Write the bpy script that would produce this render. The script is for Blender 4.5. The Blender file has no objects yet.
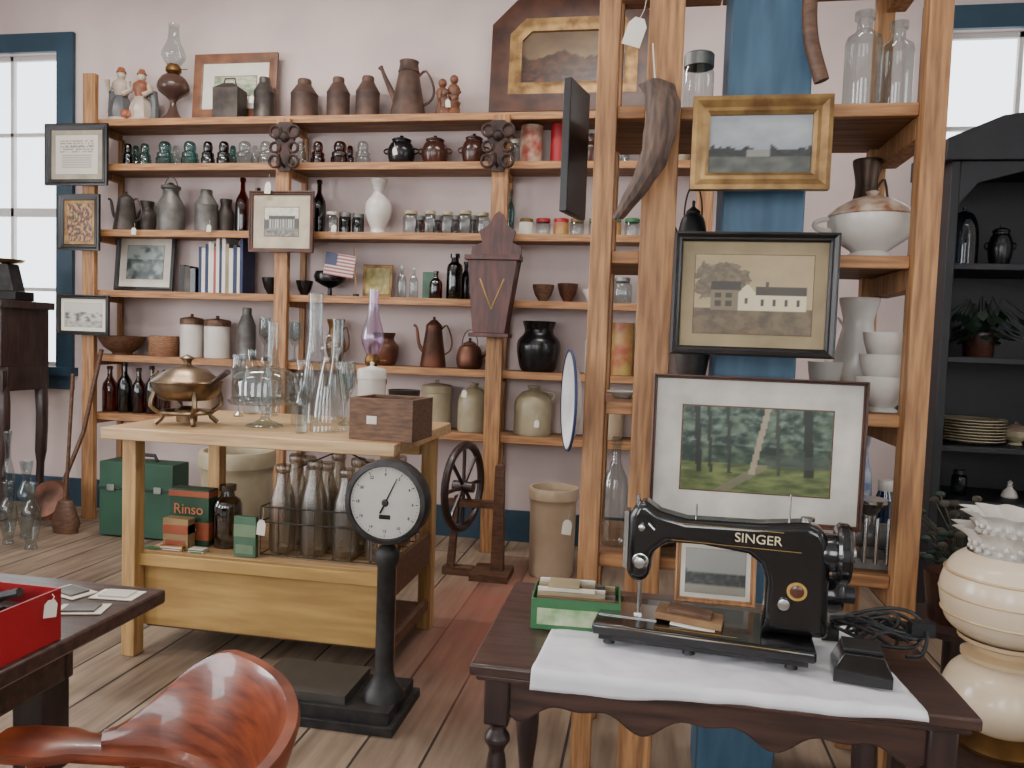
import bpy, math, random
from mathutils import Vector, Matrix, noise
random.seed(7)
rad=math.radians; sin=math.sin; cos=math.cos; pi=math.pi
# ---------------- camera survey (photogrammetry of the room) ----------------
PSI,PIT,ROL,F=rad(10),rad(3.2),rad(2.0),770.0
CAM=Vector((0,0,1.3))
f0=Vector((-sin(PSI),cos(PSI),0)); r0=Vector((cos(PSI),sin(PSI),0)); up=Vector((0,0,1))
fwd=f0*cos(PIT)-up*sin(PIT); u0_=up*cos(PIT)+f0*sin(PIT)
RR=r0*cos(ROL)+u0_*sin(ROL); UU=-r0*sin(ROL)+u0_*cos(ROL)
def at_y(u,v,Y):
    d=fwd*F+RR*(u-512)-UU*(v-384); t=Y/d.y; p=CAM+d*t; return p.x,p.z
def at_z(u,v,Z):
    d=fwd*F+RR*(u-512)-UU*(v-384); t=(Z-1.3)/d.z; p=CAM+d*t; return p.x,p.y
def mpp(x,y): return (y*cos(PSI)-x*sin(PSI))/F   # metres per pixel at a spot
cd=bpy.data.cameras.new('camera'); cd.sensor_width=36; cd.lens=F*36/1024; cd.clip_start=.05
cam=bpy.data.objects.new('camera',cd); bpy.context.collection.objects.link(cam)
cam.matrix_world=Matrix(((RR.x,UU.x,-fwd.x,CAM.x),(RR.y,UU.y,-fwd.y,CAM.y),(RR.z,UU.z,-fwd.z,CAM.z),(0,0,0,1)))
bpy.context.scene.camera=cam
# ---------------- materials ----------------
def lin(c):
    o=[]
    for k in c[:3]:
        k=k/255.0; o.append(k/12.92 if k<=.04045 else ((k+.055)/1.055)**2.4)
    return (o[0],o[1],o[2],1)
MC={}
def M(name,c,rough=.5,metal=0,c2=None,ns=6,stretch=(1,1,1),bump=0,coat=0,det=5):
    if name in MC: return MC[name]
    m=bpy.data.materials.new(name); m.use_nodes=True; nt=m.node_tree; N=nt.nodes; L=nt.links
    p=N['Principled BSDF']; p.inputs['Base Color'].default_value=lin(c)
    p.inputs['Roughness'].default_value=rough; p.inputs['Metallic'].default_value=metal
    p.inputs['Coat Weight'].default_value=coat
    tc=N.new('ShaderNodeTexCoord'); mp=N.new('ShaderNodeMapping'); mp.inputs['Scale'].default_value=stretch
    L.new(tc.outputs['Object'],mp.inputs['Vector'])
    nz=N.new('ShaderNodeTexNoise'); nz.inputs['Scale'].default_value=ns; nz.inputs['Detail'].default_value=det
    L.new(mp.outputs['Vector'],nz.inputs['Vector'])
    if c2 is None: c2=tuple(k*.82 for k in c)
    cr=N.new('ShaderNodeValToRGB'); cr.color_ramp.elements[0].position=.36; cr.color_ramp.elements[1].position=.66
    cr.color_ramp.elements[0].color=lin(c2); cr.color_ramp.elements[1].color=lin(c)
    L.new(nz.outputs['Fac'],cr.inputs['Fac']); L.new(cr.outputs['Color'],p.inputs['Base Color'])
    if bump:
        b=N.new('ShaderNodeBump'); b.inputs['Strength'].default_value=bump; b.inputs['Distance'].default_value=.01
        L.new(nz.outputs['Fac'],b.inputs['Height']); L.new(b.outputs['Normal'],p.inputs['Normal'])
    MC[name]=m; return m
def glass(name,tint,base=.07,edge=.45,rough=.05,gc=(.8,.82,.82,1)):
    if name in MC: return MC[name]
    m=bpy.data.materials.new(name); m.use_nodes=True; nt=m.node_tree; N=nt.nodes; L=nt.links
    N.remove(N['Principled BSDF']); out=N['Material Output']
    t=N.new('ShaderNodeBsdfTransparent'); t.inputs['Color'].default_value=lin(tint)
    g=N.new('ShaderNodeBsdfGlossy'); g.inputs['Roughness'].default_value=rough; g.inputs['Color'].default_value=gc
    lw=N.new('ShaderNodeLayerWeight'); lw.inputs['Blend'].default_value=.35
    mr=N.new('ShaderNodeMapRange'); mr.inputs['To Min'].default_value=base; mr.inputs['To Max'].default_value=edge
    L.new(lw.outputs['Facing'],mr.inputs['Value'])
    mx=N.new('ShaderNodeMixShader'); L.new(mr.outputs['Result'],mx.inputs['Fac']); L.new(t.outputs[0],mx.inputs[1]); L.new(g.outputs[0],mx.inputs[2])
    L.new(mx.outputs[0],out.inputs['Surface']); MC[name]=m; return m
pineH=M('pine_h',(176,126,80),.58,0,(128,86,52),5,(1,14,14),.12)
pineV=M('pine_v',(176,128,82),.58,0,(126,86,54),5,(14,14,1),.12)
pineS=M('pine_shelf_top',(142,104,72),.62,0,(104,70,46),4,(1,10,10),.05)
island=M('butcher_block',(198,166,124),.45,0,(168,132,92),4,(1,16,16),.05)
islandP=M('island_panel',(188,152,88),.55,0,(160,124,70),3,(1,8,8),.05)
islandV=M('island_leg',(186,150,96),.5,0,(150,112,68),4,(12,12,1),.05)
darkw=M('dark_walnut',(78,54,47),.3,0,(46,31,27),5,(1,12,12),.05,.2)
darkwV=M('dark_walnut_v',(60,41,37),.4,0,(37,25,23),6,(8,8,1),.05,.1)
cherry=M('mahogany_varnish',(134,66,38),.28,0,(92,40,24),7,(2,2,14),.0,.3)
midw=M('oak_brown',(104,70,48),.5,0,(70,45,31),8,(2,8,8),.08)
boxw=M('old_box_wood',(116,84,60),.65,0,(80,56,41),8,(2,10,10),.15)
bluep=M('blue_paint',(66,97,120),.5,0,(46,76,98),3,(6,6,1),.08)
blued=M('blue_trim_paint',(48,73,90),.5,0,(36,60,76),3,(1,1,1),.03)
hutchm=M('black_cupboard_paint',(24,22,28),.5,0,(16,15,20),4)
iron=M('cast_iron',(56,54,53),.5,.4,(34,32,32),20,(1,1,1),.2)
blackgl=M('black_japan_enamel',(15,15,18),.2,0,(9,9,11),4,(1,1,1),0,.5)
chrome=M('nickel_plate',(190,190,188),.25,1)
zinc=M('zinc_lid',(150,150,146),.45,.7,(110,110,106),12)
silver=M('tarnished_silver',(150,130,106),.32,.95,(96,78,60),9)
brass=M('brass',(142,106,60),.4,.85,(92,66,40),9)
copper=M('old_copper',(122,78,60),.45,.65,(70,47,37),7)
tin=M('dark_tin',(84,76,70),.5,.5,(54,47,43),9,(1,1,1),.1)
tinr=M('rusty_tin',(98,72,60),.6,.3,(62,46,40),9,(1,1,1),.15)
galv=M('grey_enamel',(116,113,108),.45,.35,(80,76,73),10)
stone=M('salt_glaze',(174,162,136),.4,0,(146,132,104),5,(1,1,1),.03)
crockm=M('cream_crock',(190,170,145),.38,0,(164,142,116),3)
brownst=M('brown_glaze',(80,46,36),.22,0,(46,27,22),6)
blackst=M('black_glaze',(24,22,24),.25,0,(15,14,16),6)
white=M('white_china',(210,204,196),.24,0,(198,189,179),4)
cream=M('cream_glass',(208,184,150),.22,0,(218,198,172),3)
creamy=M('cream_amber',(176,140,98),.26,0,(208,184,148),2)
paper=M('paper',(220,214,200),.8,0,(204,197,182),6)
redm=M('red_paint',(164,26,34),.38,0,(140,20,28),3)
greenm=M('green_paint',(38,78,58),.45,0,(30,64,47),3)
greenb=M('green_card',(56,112,66),.6,0,(46,94,54),4)
leaf=M('leaf_green',(38,56,40),.5,0,(22,36,28),12)
clothm=M('white_linen',(218,216,219),.85,0,(205,203,208),14,(1,1,1),.1)
goldf=M('gilt',(160,126,76),.4,.5,(108,78,44),14,(1,1,1),.15)
goldp=M('gold_decal',(190,154,78),.4,.6)
blackf=M('black_frame',(34,29,28),.38,0,(21,18,18),9)
brownf=M('brown_frame',(84,50,36),.42,0,(56,33,25),9)
orangef=M('orange_wood_frame',(130,84,54),.42,0,(94,57,36),9)
bark=M('cow_horn_bark',(104,80,66),.7,0,(62,48,42),12,(6,6,1),.4)
gcl=glass('clear_glass',(228,233,233),.06,.42)
gcl2=glass('thin_glass',(246,248,248),.05,.4)
gaq=glass('aqua_glass',(140,186,182),.08,.45)
gam=glass('amber_glass',(142,78,42),.08,.3)
gdk=glass('dark_glass',(74,60,54),.08,.3)
gvi=glass('violet_glass',(230,214,236),.14,.6,.2,(.9,.84,.94,1))
cordm=M('black_rubber',(20,20,22),.5)
yel=M('mustard_tin',(172,148,82),.45,0,(146,74,50),9)
colm=bpy.data.materials.new('printed_picture'); colm.use_nodes=True
_a=colm.node_tree.nodes.new('ShaderNodeAttribute'); _a.attribute_name='Col'
colm.node_tree.links.new(_a.outputs['Color'],colm.node_tree.nodes['Principled BSDF'].inputs['Base Color'])
colm.node_tree.nodes['Principled BSDF'].inputs['Roughness'].default_value=.35
# ---------------- mesh builder ----------------
def cat(p,n=4):
    o=[]
    for i in range(len(p)-1):
        a=p[max(i-1,0)];b=p[i];c=p[i+1];d=p[min(i+2,len(p)-1)]
        for k in range(n):
            t=k/n; q=[]
            for j in range(len(b)):
                q.append(.5*((2*b[j])+(-a[j]+c[j])*t+(2*a[j]-5*b[j]+4*c[j]-d[j])*t*t+(-a[j]+3*b[j]-3*c[j]+d[j])*t**3))
            o.append(tuple(q))
    o.append(p[-1]); return o
class B:
    def __init__(s): s.v=[];s.f=[];s.m=[];s.mats=[];s.col={}
    def mi(s,mat):
        if mat not in s.mats: s.mats.append(mat)
        return s.mats.index(mat)
    def add(s,vs,fs,mat,T=None):
        o=len(s.v); k=s.mi(mat)
        for p in vs:
            p=Vector(p); s.v.append(T@p if T is not None else p)
        for f in fs: s.f.append(tuple(i+o for i in f)); s.m.append(k)
        return o
    def box(s,x0,x1,y0,y1,z0,z1,mat,T=None):
        vs=[(x0,y0,z0),(x1,y0,z0),(x1,y1,z0),(x0,y1,z0),(x0,y0,z1),(x1,y0,z1),(x1,y1,z1),(x0,y1,z1)]
        s.add(vs,[(0,3,2,1),(4,5,6,7),(0,1,5,4),(1,2,6,5),(2,3,7,6),(3,0,4,7)],mat,T)
    def lathe(s,pr,mat,seg=20,c=(0,0,0),T=None,cut=None,mat2=None,rip=None):
        vs=[];rows=[]
        for r,z in pr:
            if r<1e-5: rows.append([len(vs)]); vs.append((c[0],c[1],c[2]+z))
            else:
                row=[]
                for k in range(seg):
                    a=2*pi*k/seg; q=r*(1+(rip(z,a) if rip else 0)); row.append(len(vs)); vs.append((c[0]+q*cos(a),c[1]+q*sin(a),c[2]+z))
                rows.append(row)
        f1=[];f2=[]
        for i in range(len(rows)-1):
            a,b=rows[i],rows[i+1]; tgt=f2 if (cut is not None and (pr[i][1]+pr[i+1][1])/2>cut) else f1
            if len(a)==1 and len(b)==1: continue
            for k in range(seg):
                k2=(k+1)%seg
                if len(a)==1: tgt.append((b[k2],b[k],a[0]))
                elif len(b)==1: tgt.append((a[k],a[k2],b[0]))
                else: tgt.append((a[k],a[k2],b[k2],b[k]))
        o=s.add(vs,f1,mat,T)
        if f2:
            k=s.mi(mat2 or mat)
            for f in f2: s.f.append(tuple(i+o for i in f)); s.m.append(k)
    def tube(s,pts,r,mat,seg=8,closed=False,T=None):
        P=[Vector(p) for p in pts]; n=len(P); rs=r if isinstance(r,(list,tuple)) else [r]*n
        vs=[];pn=None
        for i in range(n):
            if closed: t=P[(i+1)%n]-P[i-1]
            else: t=P[min(i+1,n-1)]-P[max(i-1,0)]
            if t.length<1e-9: t=Vector((0,0,1))
            t.normalize()
            if pn is None:
                ref=Vector((0,0,1)) if abs(t.z)<.9 else Vector((1,0,0)); nn=t.cross(ref).normalized()
            else:
                nn=(pn-t*pn.dot(t)); nn=nn.normalized() if nn.length>1e-6 else t.orthogonal().normalized()
            pn=nn; bb=t.cross(nn)
            for k in range(seg):
                a=2*pi*k/seg; vs.append(P[i]+(nn*cos(a)+bb*sin(a))*rs[i])
        fs=[]
        for i in range(n if closed else n-1):
            j=(i+1)%n
            for k in range(seg): k2=(k+1)%seg; fs.append((i*seg+k,i*seg+k2,j*seg+k2,j*seg+k))
        if not closed: fs.append(tuple(range(seg))[::-1]); fs.append(tuple((n-1)*seg+k for k in range(seg)))
        s.add(vs,fs,mat,T)
    def prism(s,poly,y0,y1,mat,T=None):
        n=len(poly); vs=[(x,y0,z) for x,z in poly]+[(x,y1,z) for x,z in poly]
        fs=[tuple(range(n)),tuple(range(2*n-1,n-1,-1))]+[((i+1)%n,i,n+i,n+(i+1)%n) for i in range(n)]
        s.add(vs,fs,mat,T)
    def ball(s,c,r,mat,sc=(1,1,1),seg=14,T=None):
        pr=[(r*sin(pi*i/8),-r*cos(pi*i/8)) for i in range(9)]; pr[0]=(0,-r);pr[-1]=(0,r)
        TT=Matrix.Translation(c)@Matrix.Diagonal((sc[0],sc[1],sc[2],1))
        s.lathe(pr,mat,seg,T=(T@TT if T is not None else TT))
    def img(s,x0,x1,y,z0,z1,fn,nx=44,ny=32,T=None):
        vs=[];fs=[];cs=[]
        for j in range(ny+1):
            for i in range(nx+1):
                a=i/nx;b=j/ny; vs.append((x0+(x1-x0)*a,y,z0+(z1-z0)*b)); cs.append(lin([max(0,min(255,k)) for k in fn(a,b)]))
        for j in range(ny):
            for i in range(nx): q=j*(nx+1)+i; fs.append((q,q+1,q+nx+2,q+nx+1))
        o=s.add(vs,fs,colm,T)
        for k,c in enumerate(cs): s.col[o+k]=c
    def done(s,name,loc=(0,0,0),rot=(0,0,0),bev=0,parent=None,smooth=True,ang=38,segs=2,solid=0,sub=0):
        me=bpy.data.meshes.new(name); me.from_pydata([tuple(p) for p in s.v],[],s.f)
        for m in s.mats: me.materials.append(m)
        me.polygons.foreach_set('material_index',s.m)
        if smooth:
            me.polygons.foreach_set('use_smooth',[True]*len(me.polygons))
            try: me.set_sharp_from_angle(angle=rad(ang))
            except Exception: pass
        if s.col:
            at=me.color_attributes.new('Col','FLOAT_COLOR','POINT')
            for k,c in s.col.items(): at.data[k].color=c
        me.update()
        ob=bpy.data.objects.new(name,me); bpy.context.collection.objects.link(ob)
        ob.location=loc; ob.rotation_euler=rot
        if parent: ob.parent=parent
        if solid: q=ob.modifiers.new('solid','SOLIDIFY'); q.thickness=solid
        if bev: q=ob.modifiers.new('bevel','BEVEL'); q.width=bev; q.segments=segs; q.limit_method='ANGLE'; q.angle_limit=rad(40)
        if sub: q=ob.modifiers.new('sub','SUBSURF'); q.levels=sub; q.render_levels=sub
        return ob
def text(name,s,size,loc,rot,mat,parent,ext=.0006):
    c=bpy.data.curves.new(name,'FONT'); c.body=s; c.size=size; c.extrude=ext; c.align_x='CENTER'; c.align_y='CENTER'
    c.materials.append(mat); o=bpy.data.objects.new(name,c); bpy.context.collection.objects.link(o)
    o.location=loc; o.rotation_euler=rot; o.parent=parent; return o
# ---------------- room ----------------
YW=4.9; XL,XR,YB,ZC=-5.4,3.2,-3.0,3.7
wallm=M('pink_plaster',(216,196,190),.85,0,(198,178,174),1.6,(1,1,1),.08)
wallw=M('white_plaster',(212,208,204),.85,0,(200,196,192),1.2,(1,1,1),.05)
ceilm=M('ceiling_white',(218,213,206),.9)
fm=bpy.data.materials.new('old_floorboards'); fm.use_nodes=True
def floor_nodes():
    nt=fm.node_tree;N=nt.nodes;L=nt.links;p=N['Principled BSDF'];p.inputs['Roughness'].default_value=.55
    tc=N.new('ShaderNodeTexCoord'); br=N.new('ShaderNodeTexBrick'); br.offset=.37
    br.inputs['Scale'].default_value=1; br.inputs['Brick Width'].default_value=3.3; br.inputs['Row Height'].default_value=.21; br.inputs['Mortar Size'].default_value=.005
    br.inputs['Color1'].default_value=lin((152,134,114)); br.inputs['Color2'].default_value=lin((126,108,92)); br.inputs['Mortar'].default_value=lin((44,35,30)); br.inputs['Bias'].default_value=0
    ro=N.new('ShaderNodeMapping'); ro.inputs['Rotation'].default_value=(0,0,rad(90)); L.new(tc.outputs['Object'],ro.inputs['Vector'])
    L.new(ro.outputs[0],br.inputs['Vector'])
    mp=N.new('ShaderNodeMapping'); mp.inputs['Scale'].default_value=(11,1,1); nz=N.new('ShaderNodeTexNoise'); nz.inputs['Scale'].default_value=2.2; nz.inputs['Detail'].default_value=9
    L.new(tc.outputs['Object'],mp.inputs['Vector']); L.new(mp.outputs[0],nz.inputs['Vector'])
    cr=N.new('ShaderNodeValToRGB'); cr.color_ramp.elements[0].color=(.52,.47,.43,1); cr.color_ramp.elements[1].color=(1.08,1.06,1.04,1); cr.color_ramp.elements[0].position=.30;cr.color_ramp.elements[1].position=.66
    L.new(nz.outputs['Fac'],cr.inputs['Fac'])
    mx=N.new('ShaderNodeMix'); mx.data_type='RGBA'; mx.blend_type='MULTIPLY'; mx.inputs[0].default_value=1
    L.new(br.outputs['Color'],mx.inputs[6]); L.new(cr.outputs['Color'],mx.inputs[7])
    # worn patches
    n4=N.new('ShaderNodeTexNoise'); n4.inputs['Scale'].default_value=1.3; n4.inputs['Detail'].default_value=6; L.new(tc.outputs['Object'],n4.inputs['Vector'])
    c4=N.new('ShaderNodeValToRGB'); c4.color_ramp.elements[0].position=.38; c4.color_ramp.elements[1].position=.62; c4.color_ramp.elements[0].color=(.74,.72,.72,1); c4.color_ramp.elements[1].color=(1.08,1.07,1.05,1)
    L.new(n4.outputs['Fac'],c4.inputs['Fac'])
    mw=N.new('ShaderNodeMix'); mw.data_type='RGBA'; mw.blend_type='MULTIPLY'; mw.inputs[0].default_value=1
    L.new(mx.outputs[2],mw.inputs[6]); L.new(c4.outputs['Color'],mw.inputs[7])
    m2=N.new('ShaderNodeMapping'); m2.vector_type='TEXTURE'; m2.inputs['Location'].default_value=(-.60,3.5,0); m2.inputs['Scale'].default_value=(.55,1.2,1)
    gr=N.new('ShaderNodeTexGradient'); gr.gradient_type='SPHERICAL'; L.new(tc.outputs['Object'],m2.inputs['Vector']); L.new(m2.outputs[0],gr.inputs['Vector'])
    n2=N.new('ShaderNodeTexNoise'); n2.inputs['Scale'].default_value=3; L.new(tc.outputs['Object'],n2.inputs['Vector'])
    ma=N.new('ShaderNodeMath'); ma.operation='MULTIPLY'; L.new(gr.outputs['Fac'],ma.inputs[0]); L.new(n2.outputs['Fac'],ma.inputs[1])
    mb=N.new('ShaderNodeMath'); mb.operation='MULTIPLY'; mb.inputs[1].default_value=1.8; mb.use_clamp=True; L.new(ma.outputs[0],mb.inputs[0])
    m3=N.new('ShaderNodeMix'); m3.data_type='RGBA'; m3.blend_type='MIX'; L.new(mb.outputs[0],m3.inputs[0]); L.new(mw.outputs[2],m3.inputs[6]); m3.inputs[7].default_value=lin((142,82,68))
    L.new(m3.outputs[2],p.inputs['Base Color'])
    b=N.new('ShaderNodeBump'); b.inputs['Strength'].default_value=.3; b.inputs['Distance'].default_value=.01; L.new(br.outputs['Fac'],b.inputs['Height']); b.invert=True; L.new(b.outputs[0],p.inputs['Normal'])
floor_nodes()
b=B(); b.box(XL-.1,XR+.1,YB-.1,YW+.1,-.1,0,fm); b.done('floor',smooth=False)
b=B(); b.box(XL-.1,XR+.1,YB-.1,YW+.1,ZC,ZC+.1,ceilm); b.done('ceiling',smooth=False)
def wall_with(name,a0,a1,const,thick,axis,ops,mat):
    b=B(); xs=sorted(ops); cur=a0
    def bx(p,q,z0,z1):
        if axis=='x': b.box(p,q,min(const,const+thick),max(const,const+thick),z0,z1,mat)
        else: b.box(min(const,const+thick),max(const,const+thick),p,q,z0,z1,mat)
    for (p,q,z0,z1) in xs: bx(cur,p,0,ZC); bx(p,q,0,z0); bx(p,q,z1,ZC); cur=q
    bx(cur,a1,0,ZC); b.done(name,smooth=False)
W1=(-5.05,-4.19,1.0,3.22); W2=(1.60,2.45,1.0,3.17)
wall_with('wall_back',XL,XR,YW,.12,'x',[W1,W2],wallm)
RW=[(-3.8,-2.6,.9,3.0),(-1.4,-.2,.9,3.0),(1.0,2.2,.9,3.0)]
wall_with('wall_front',XL,XR,YB,-.12,'x',RW,wallw)
LW=[(-1.8,-.6,.9,3.0),(.9,2.1,.9,3.0)]
wall_with('wall_left',YB,YW,XL,-.12,'y',LW,wallw)
RWW=[(.2,1.4,.9,3.0)]
wall_with('wall_right',YB,YW,XR,.12,'y',RWW,wallw)
wn=0
def window(op,axis,const,inward,pn=(2,4),trim=blued):
    global wn; wn+=1
    x0,x1,z0,z1=op; b=B(); s=inward
    def bx(p,q,d0,d1,a,c,m):
        d0,d1=const+s*d0,const+s*d1
        if d0>d1: d0,d1=d1,d0
        if axis=='x': b.box(p,q,d0,d1,a,c,m)
        else: b.box(d0,d1,p,q,a,c,m)
    t=.13
    bx(x0-t,x0,0.0,.03,z0-.05,z1+t,trim); bx(x1,x1+t,0.0,.03,z0-.05,z1+t,trim); bx(x0,x1,0.0,.03,z1,z1+t,trim); bx(x0-t-.03,x1+t+.03,0.0,.07,z0-.06,z0,trim)
    bx(x0-t,x1+t,0.0,.025,z0-.16,z0-.06,trim)
    sm=wallw
    for k in range(pn[0]+1): xx=x0+(x1-x0)*k/pn[0]; w=.03 if k in(0,pn[0]) else .012; bx(max(x0,xx-w),min(x1,xx+w),-.08,-.05,z0,z1,sm)
    for k in range(pn[1]+1): zz=z0+(z1-z0)*k/pn[1]; w=.03 if k in(0,pn[1],pn[1]//2) else .012; bx(x0,x1,-.08,-.05,max(z0,zz-w),min(z1,zz+w),sm)
    bx(x0,x1,-.066,-.063,z0,z1,gcl2)
    b.done('window_%d'%wn,smooth=False)
window(W1,'x',YW,-1); window(W2,'x',YW,-1)
for o in RW: window(o,'x',YB,1)
for o in LW: window(o,'y',XL,1)
for o in RWW: window(o,'y',XR,-1)
b=B(); b.box(XL,XR,YW-.025,YW,0,.2,blued); b.done('baseboard_back',smooth=False)
b=B(); b.box(XL,XL+.025,YB,YW-.03,0,.2,blued); b.done('baseboard_left',smooth=False)
b=B(); b.box(XR-.025,XR,YB,YW-.03,0,.2,blued); b.done('baseboard_right',smooth=False)
# ---------------- lights ----------------
def area(name,loc,rot,sx,sy,p,col):
    l=bpy.data.lights.new(name,'AREA'); l.shape='RECTANGLE'; l.size=sx; l.size_y=sy; l.energy=p; l.color=col
    o=bpy.data.objects.new(name,l); bpy.context.collection.objects.link(o); o.location=loc; o.rotation_euler=rot
fixm=M('fixture_white',(230,230,230),.5)
for i,(x,y,e) in enumerate([(-3.2,1.2,28),(-.6,1.2,18),(1.9,1.2,8),(-2.6,3.4,56),(-.2,3.4,42)]):  # unseen ceiling fixtures, added with area lights below to brighten the room
    b=B(); b.box(-.65,.65,-.12,.12,-.04,0,fixm); b.tube([(-.6,-.05,-.06),(.6,-.05,-.06)],.016,white); b.tube([(-.6,.05,-.06),(.6,.05,-.06)],.016,white)
    b.done('added_ceiling_fixture',(x,y,ZC),smooth=True)
    area('ceiling_fill_light',(x,y,ZC-.1),(0,0,0),1.2,.2,e,(1,.95,.9))
for o,e in zip(RW,(56,50,20)): area('window_light',((o[0]+o[1])/2,YB+.1,1.95),(rad(90),0,0),1.2,2.0,e,(.98,.98,1))
for o in LW: area('window_light',(XL+.12,(o[0]+o[1])/2,1.95),(rad(90),0,rad(-90)),1.2,2.0,85,(.96,.97,1))
for o in RWW: area('window_light',(XR-.12,(o[0]+o[1])/2,1.95),(rad(90),0,rad(90)),1.2,2.0,8,(.95,.97,1))
w=bpy.data.worlds.new('sky'); bpy.context.scene.world=w; w.use_nodes=True
w.node_tree.nodes['Background'].inputs[0].default_value=(.9,.95,1,1); w.node_tree.nodes['Background'].inputs[1].default_value=5
# ---------------- item library ----------------
K={
'jar':([(0,0),(.9,0),(1,.05),(1,.68),(.92,.76),(.74,.82),(.72,.84),(.78,.85),(.78,.99),(.72,1),(0,1)],0,.84,''),
'jarlow':([(0,0),(.95,0),(1,.06),(1,.7),(.9,.78),(.9,.8),(.97,.8),(.97,.98),(.9,1),(0,1)],0,.79,''),
'insul':([(0,0),(.85,0),(1,.06),(1,.3),(.86,.36),(.9,.42),(.88,.52),(.6,.6),(.66,.66),(.7,.8),(.6,.93),(.4,1),(0,1)],0,None,''),
'tinc':([(0,0),(.97,0),(1,.03),(.97,.05),(.97,.62),(1,.64),(.97,.66),(.55,.86),(.5,.86),(.5,.97),(.45,1),(0,1)],0,None,''),
'can':([(0,0),(.98,0),(1,.02),(1,.97),(.98,1),(.9,1),(.9,.98),(0,.98)],0,None,''),
'canl':([(0,0),(.98,0),(1,.02),(1,.74),(1.04,.75),(1.04,.87),(.95,.9),(.3,.93),(.12,.94),(.16,.98),(.1,1),(0,1)],0,.745,''),
'bean':([(0,0),(.62,0),(.85,.14),(1,.38),(.98,.55),(.8,.72),(.66,.78),(.72,.84),(.7,.87),(.4,.92),(.12,.94),(.15,.98),(.1,1),(0,1)],1,None,'ears'),
'jug':([(0,0),(.93,0),(1,.05),(1,.62),(.9,.75),(.6,.87),(.28,.91),(.25,.94),(.33,.96),(.33,1),(.2,1),(0,.98)],0,None,'ear'),
'crock':([(0,0),(.92,0),(.96,.03),(1,.8),(1.02,.86),(1.08,.88),(1.08,.97),(1.04,1),(.94,1),(.9,.94),(.86,.1),(0,.08)],0,None,''),
'bottle':([(0,0),(.92,0),(1,.03),(1,.52),(.9,.62),(.5,.72),(.34,.78),(.32,.92),(.42,.93),(.42,.99),(.3,1),(0,1)],0,None,''),
'medic':([(0,0),(.94,0),(1,.02),(1,.70),(.92,.75),(.5,.80),(.42,.83),(.42,.91),(.56,.92),(.56,.99),(.4,1),(0,1)],0,None,''),
'milkb':([(0,0),(.92,0),(1,.03),(1,.5),(.9,.62),(.6,.78),(.5,.9),(.6,.92),(.6,.98),(.5,1)],0,None,''),
'wide':([(0,0),(.92,0),(1,.03),(1,.66),(.86,.76),(.5,.82),(.45,.9),(.6,.91),(.6,1),(.4,1)],0,None,''),
'coffee':([(0,0),(.96,0),(1,.03),(.62,.78),(.64,.8),(.6,.84),(.25,.93),(.08,.95),(.12,.98),(.08,1),(0,1)],0,None,'spout handle'),
'wcan':([(0,0),(.97,0),(1,.03),(.98,.06),(.56,.8),(.6,.82),(.56,.84),(.5,.95),(.54,1),(.46,1),(0,.9)],0,None,'longspout handle'),
'kettle':([(0,0),(.8,0),(1,.15),(1,.35),(.8,.55),(.5,.62),(.5,.65),(.2,.7),(.1,.72),(.12,.78),(0,.8)],1,None,'spout bail'),
'milkcan':([(0,0),(.95,0),(1,.03),(1,.55),(.6,.74),(.58,.85),(.72,.88),(.72,.93),(.3,.96),(.15,1),(0,1)],0,None,'bail'),
'vase':([(0,0),(.6,0),(.62,.04),(.55,.1),(.8,.25),(1,.42),(.9,.6),(.5,.72),(.42,.82),(.6,.95),(.66,1),(.5,1),(.35,.9),(0,.85)],1,None,''),
'pot':([(0,0),(.7,0),(.9,.2),(1,.45),(.95,.62),(.7,.75),(.66,.85),(.76,1),(.6,.98),(0,.85)],1,None,''),
'bowl':([(0,0),(.4,0),(.42,.1),(.75,.4),(.95,.8),(1,1),(.94,1),(.7,.5),(.3,.2),(0,.2)],0,None,''),
'plate':([(0,0),(.55,0),(.6,.2),(1,.9),(1,1),(.6,.5),(0,.5)],0,None,''),
'cup':([(0,0),(.5,0),(.5,.06),(.38,.12),(.8,.4),(.95,.75),(1,1),(.93,1),(.7,.45),(0,.25)],0,None,'handle'),
'pitch':([(0,0),(.6,0),(.6,.05),(.95,.3),(1,.45),(.72,.72),(.7,.82),(.9,.98),(.84,1),(.6,.8),(0,.7)],1,None,'handle'),
'tureen':([(0,0),(.55,0),(.5,.08),(.4,.12),(.85,.3),(1,.5),(1,.6),(1.04,.62),(1.0,.65),(.8,.75),(.5,.85),(.2,.9),(.1,.91),(.16,.97),(0,1)],0,.56,'ears'),
'chim':([(.55,0),(.55,.06),(.95,.18),(1,.26),(.75,.45),(.5,.65),(.48,.97),(.52,1)],1,None,''),
'goblet':([(0,0),(.7,0),(.7,.03),(.15,.08),(.12,.35),(.5,.45),(.9,.6),(1,.8),(.9,1),(.85,1),(.7,.6),(0,.48)],0,None,''),
'decant':([(0,0),(.9,0),(1,.08),(.8,.35),(.35,.55),(.3,.62),(.45,.68),(.2,.7),(.35,.85),(0,1)],0,None,''),
'blown':([(0,0),(.96,0),(1,.04),(.95,.2),(.8,.42),(.58,.62),(.42,.76),(.6,.83),(.5,.88),(.26,.9),(.3,.97),(0,1)],1,None,''),
'dome':([(1,0),(1,.45),(.9,.7),(.6,.88),(.15,.94),(.1,.96),(.14,1),(0,1)],1,None,''),
}
def rad_at(pr,z):
    for i in range(len(pr)-1):
        a,b=pr[i],pr[i+1]
        if a[1]<=z<=b[1] and b[1]>a[1]: return a[0]+(b[0]-a[0])*(z-a[1])/(b[1]-a[1])
    return .5
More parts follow.
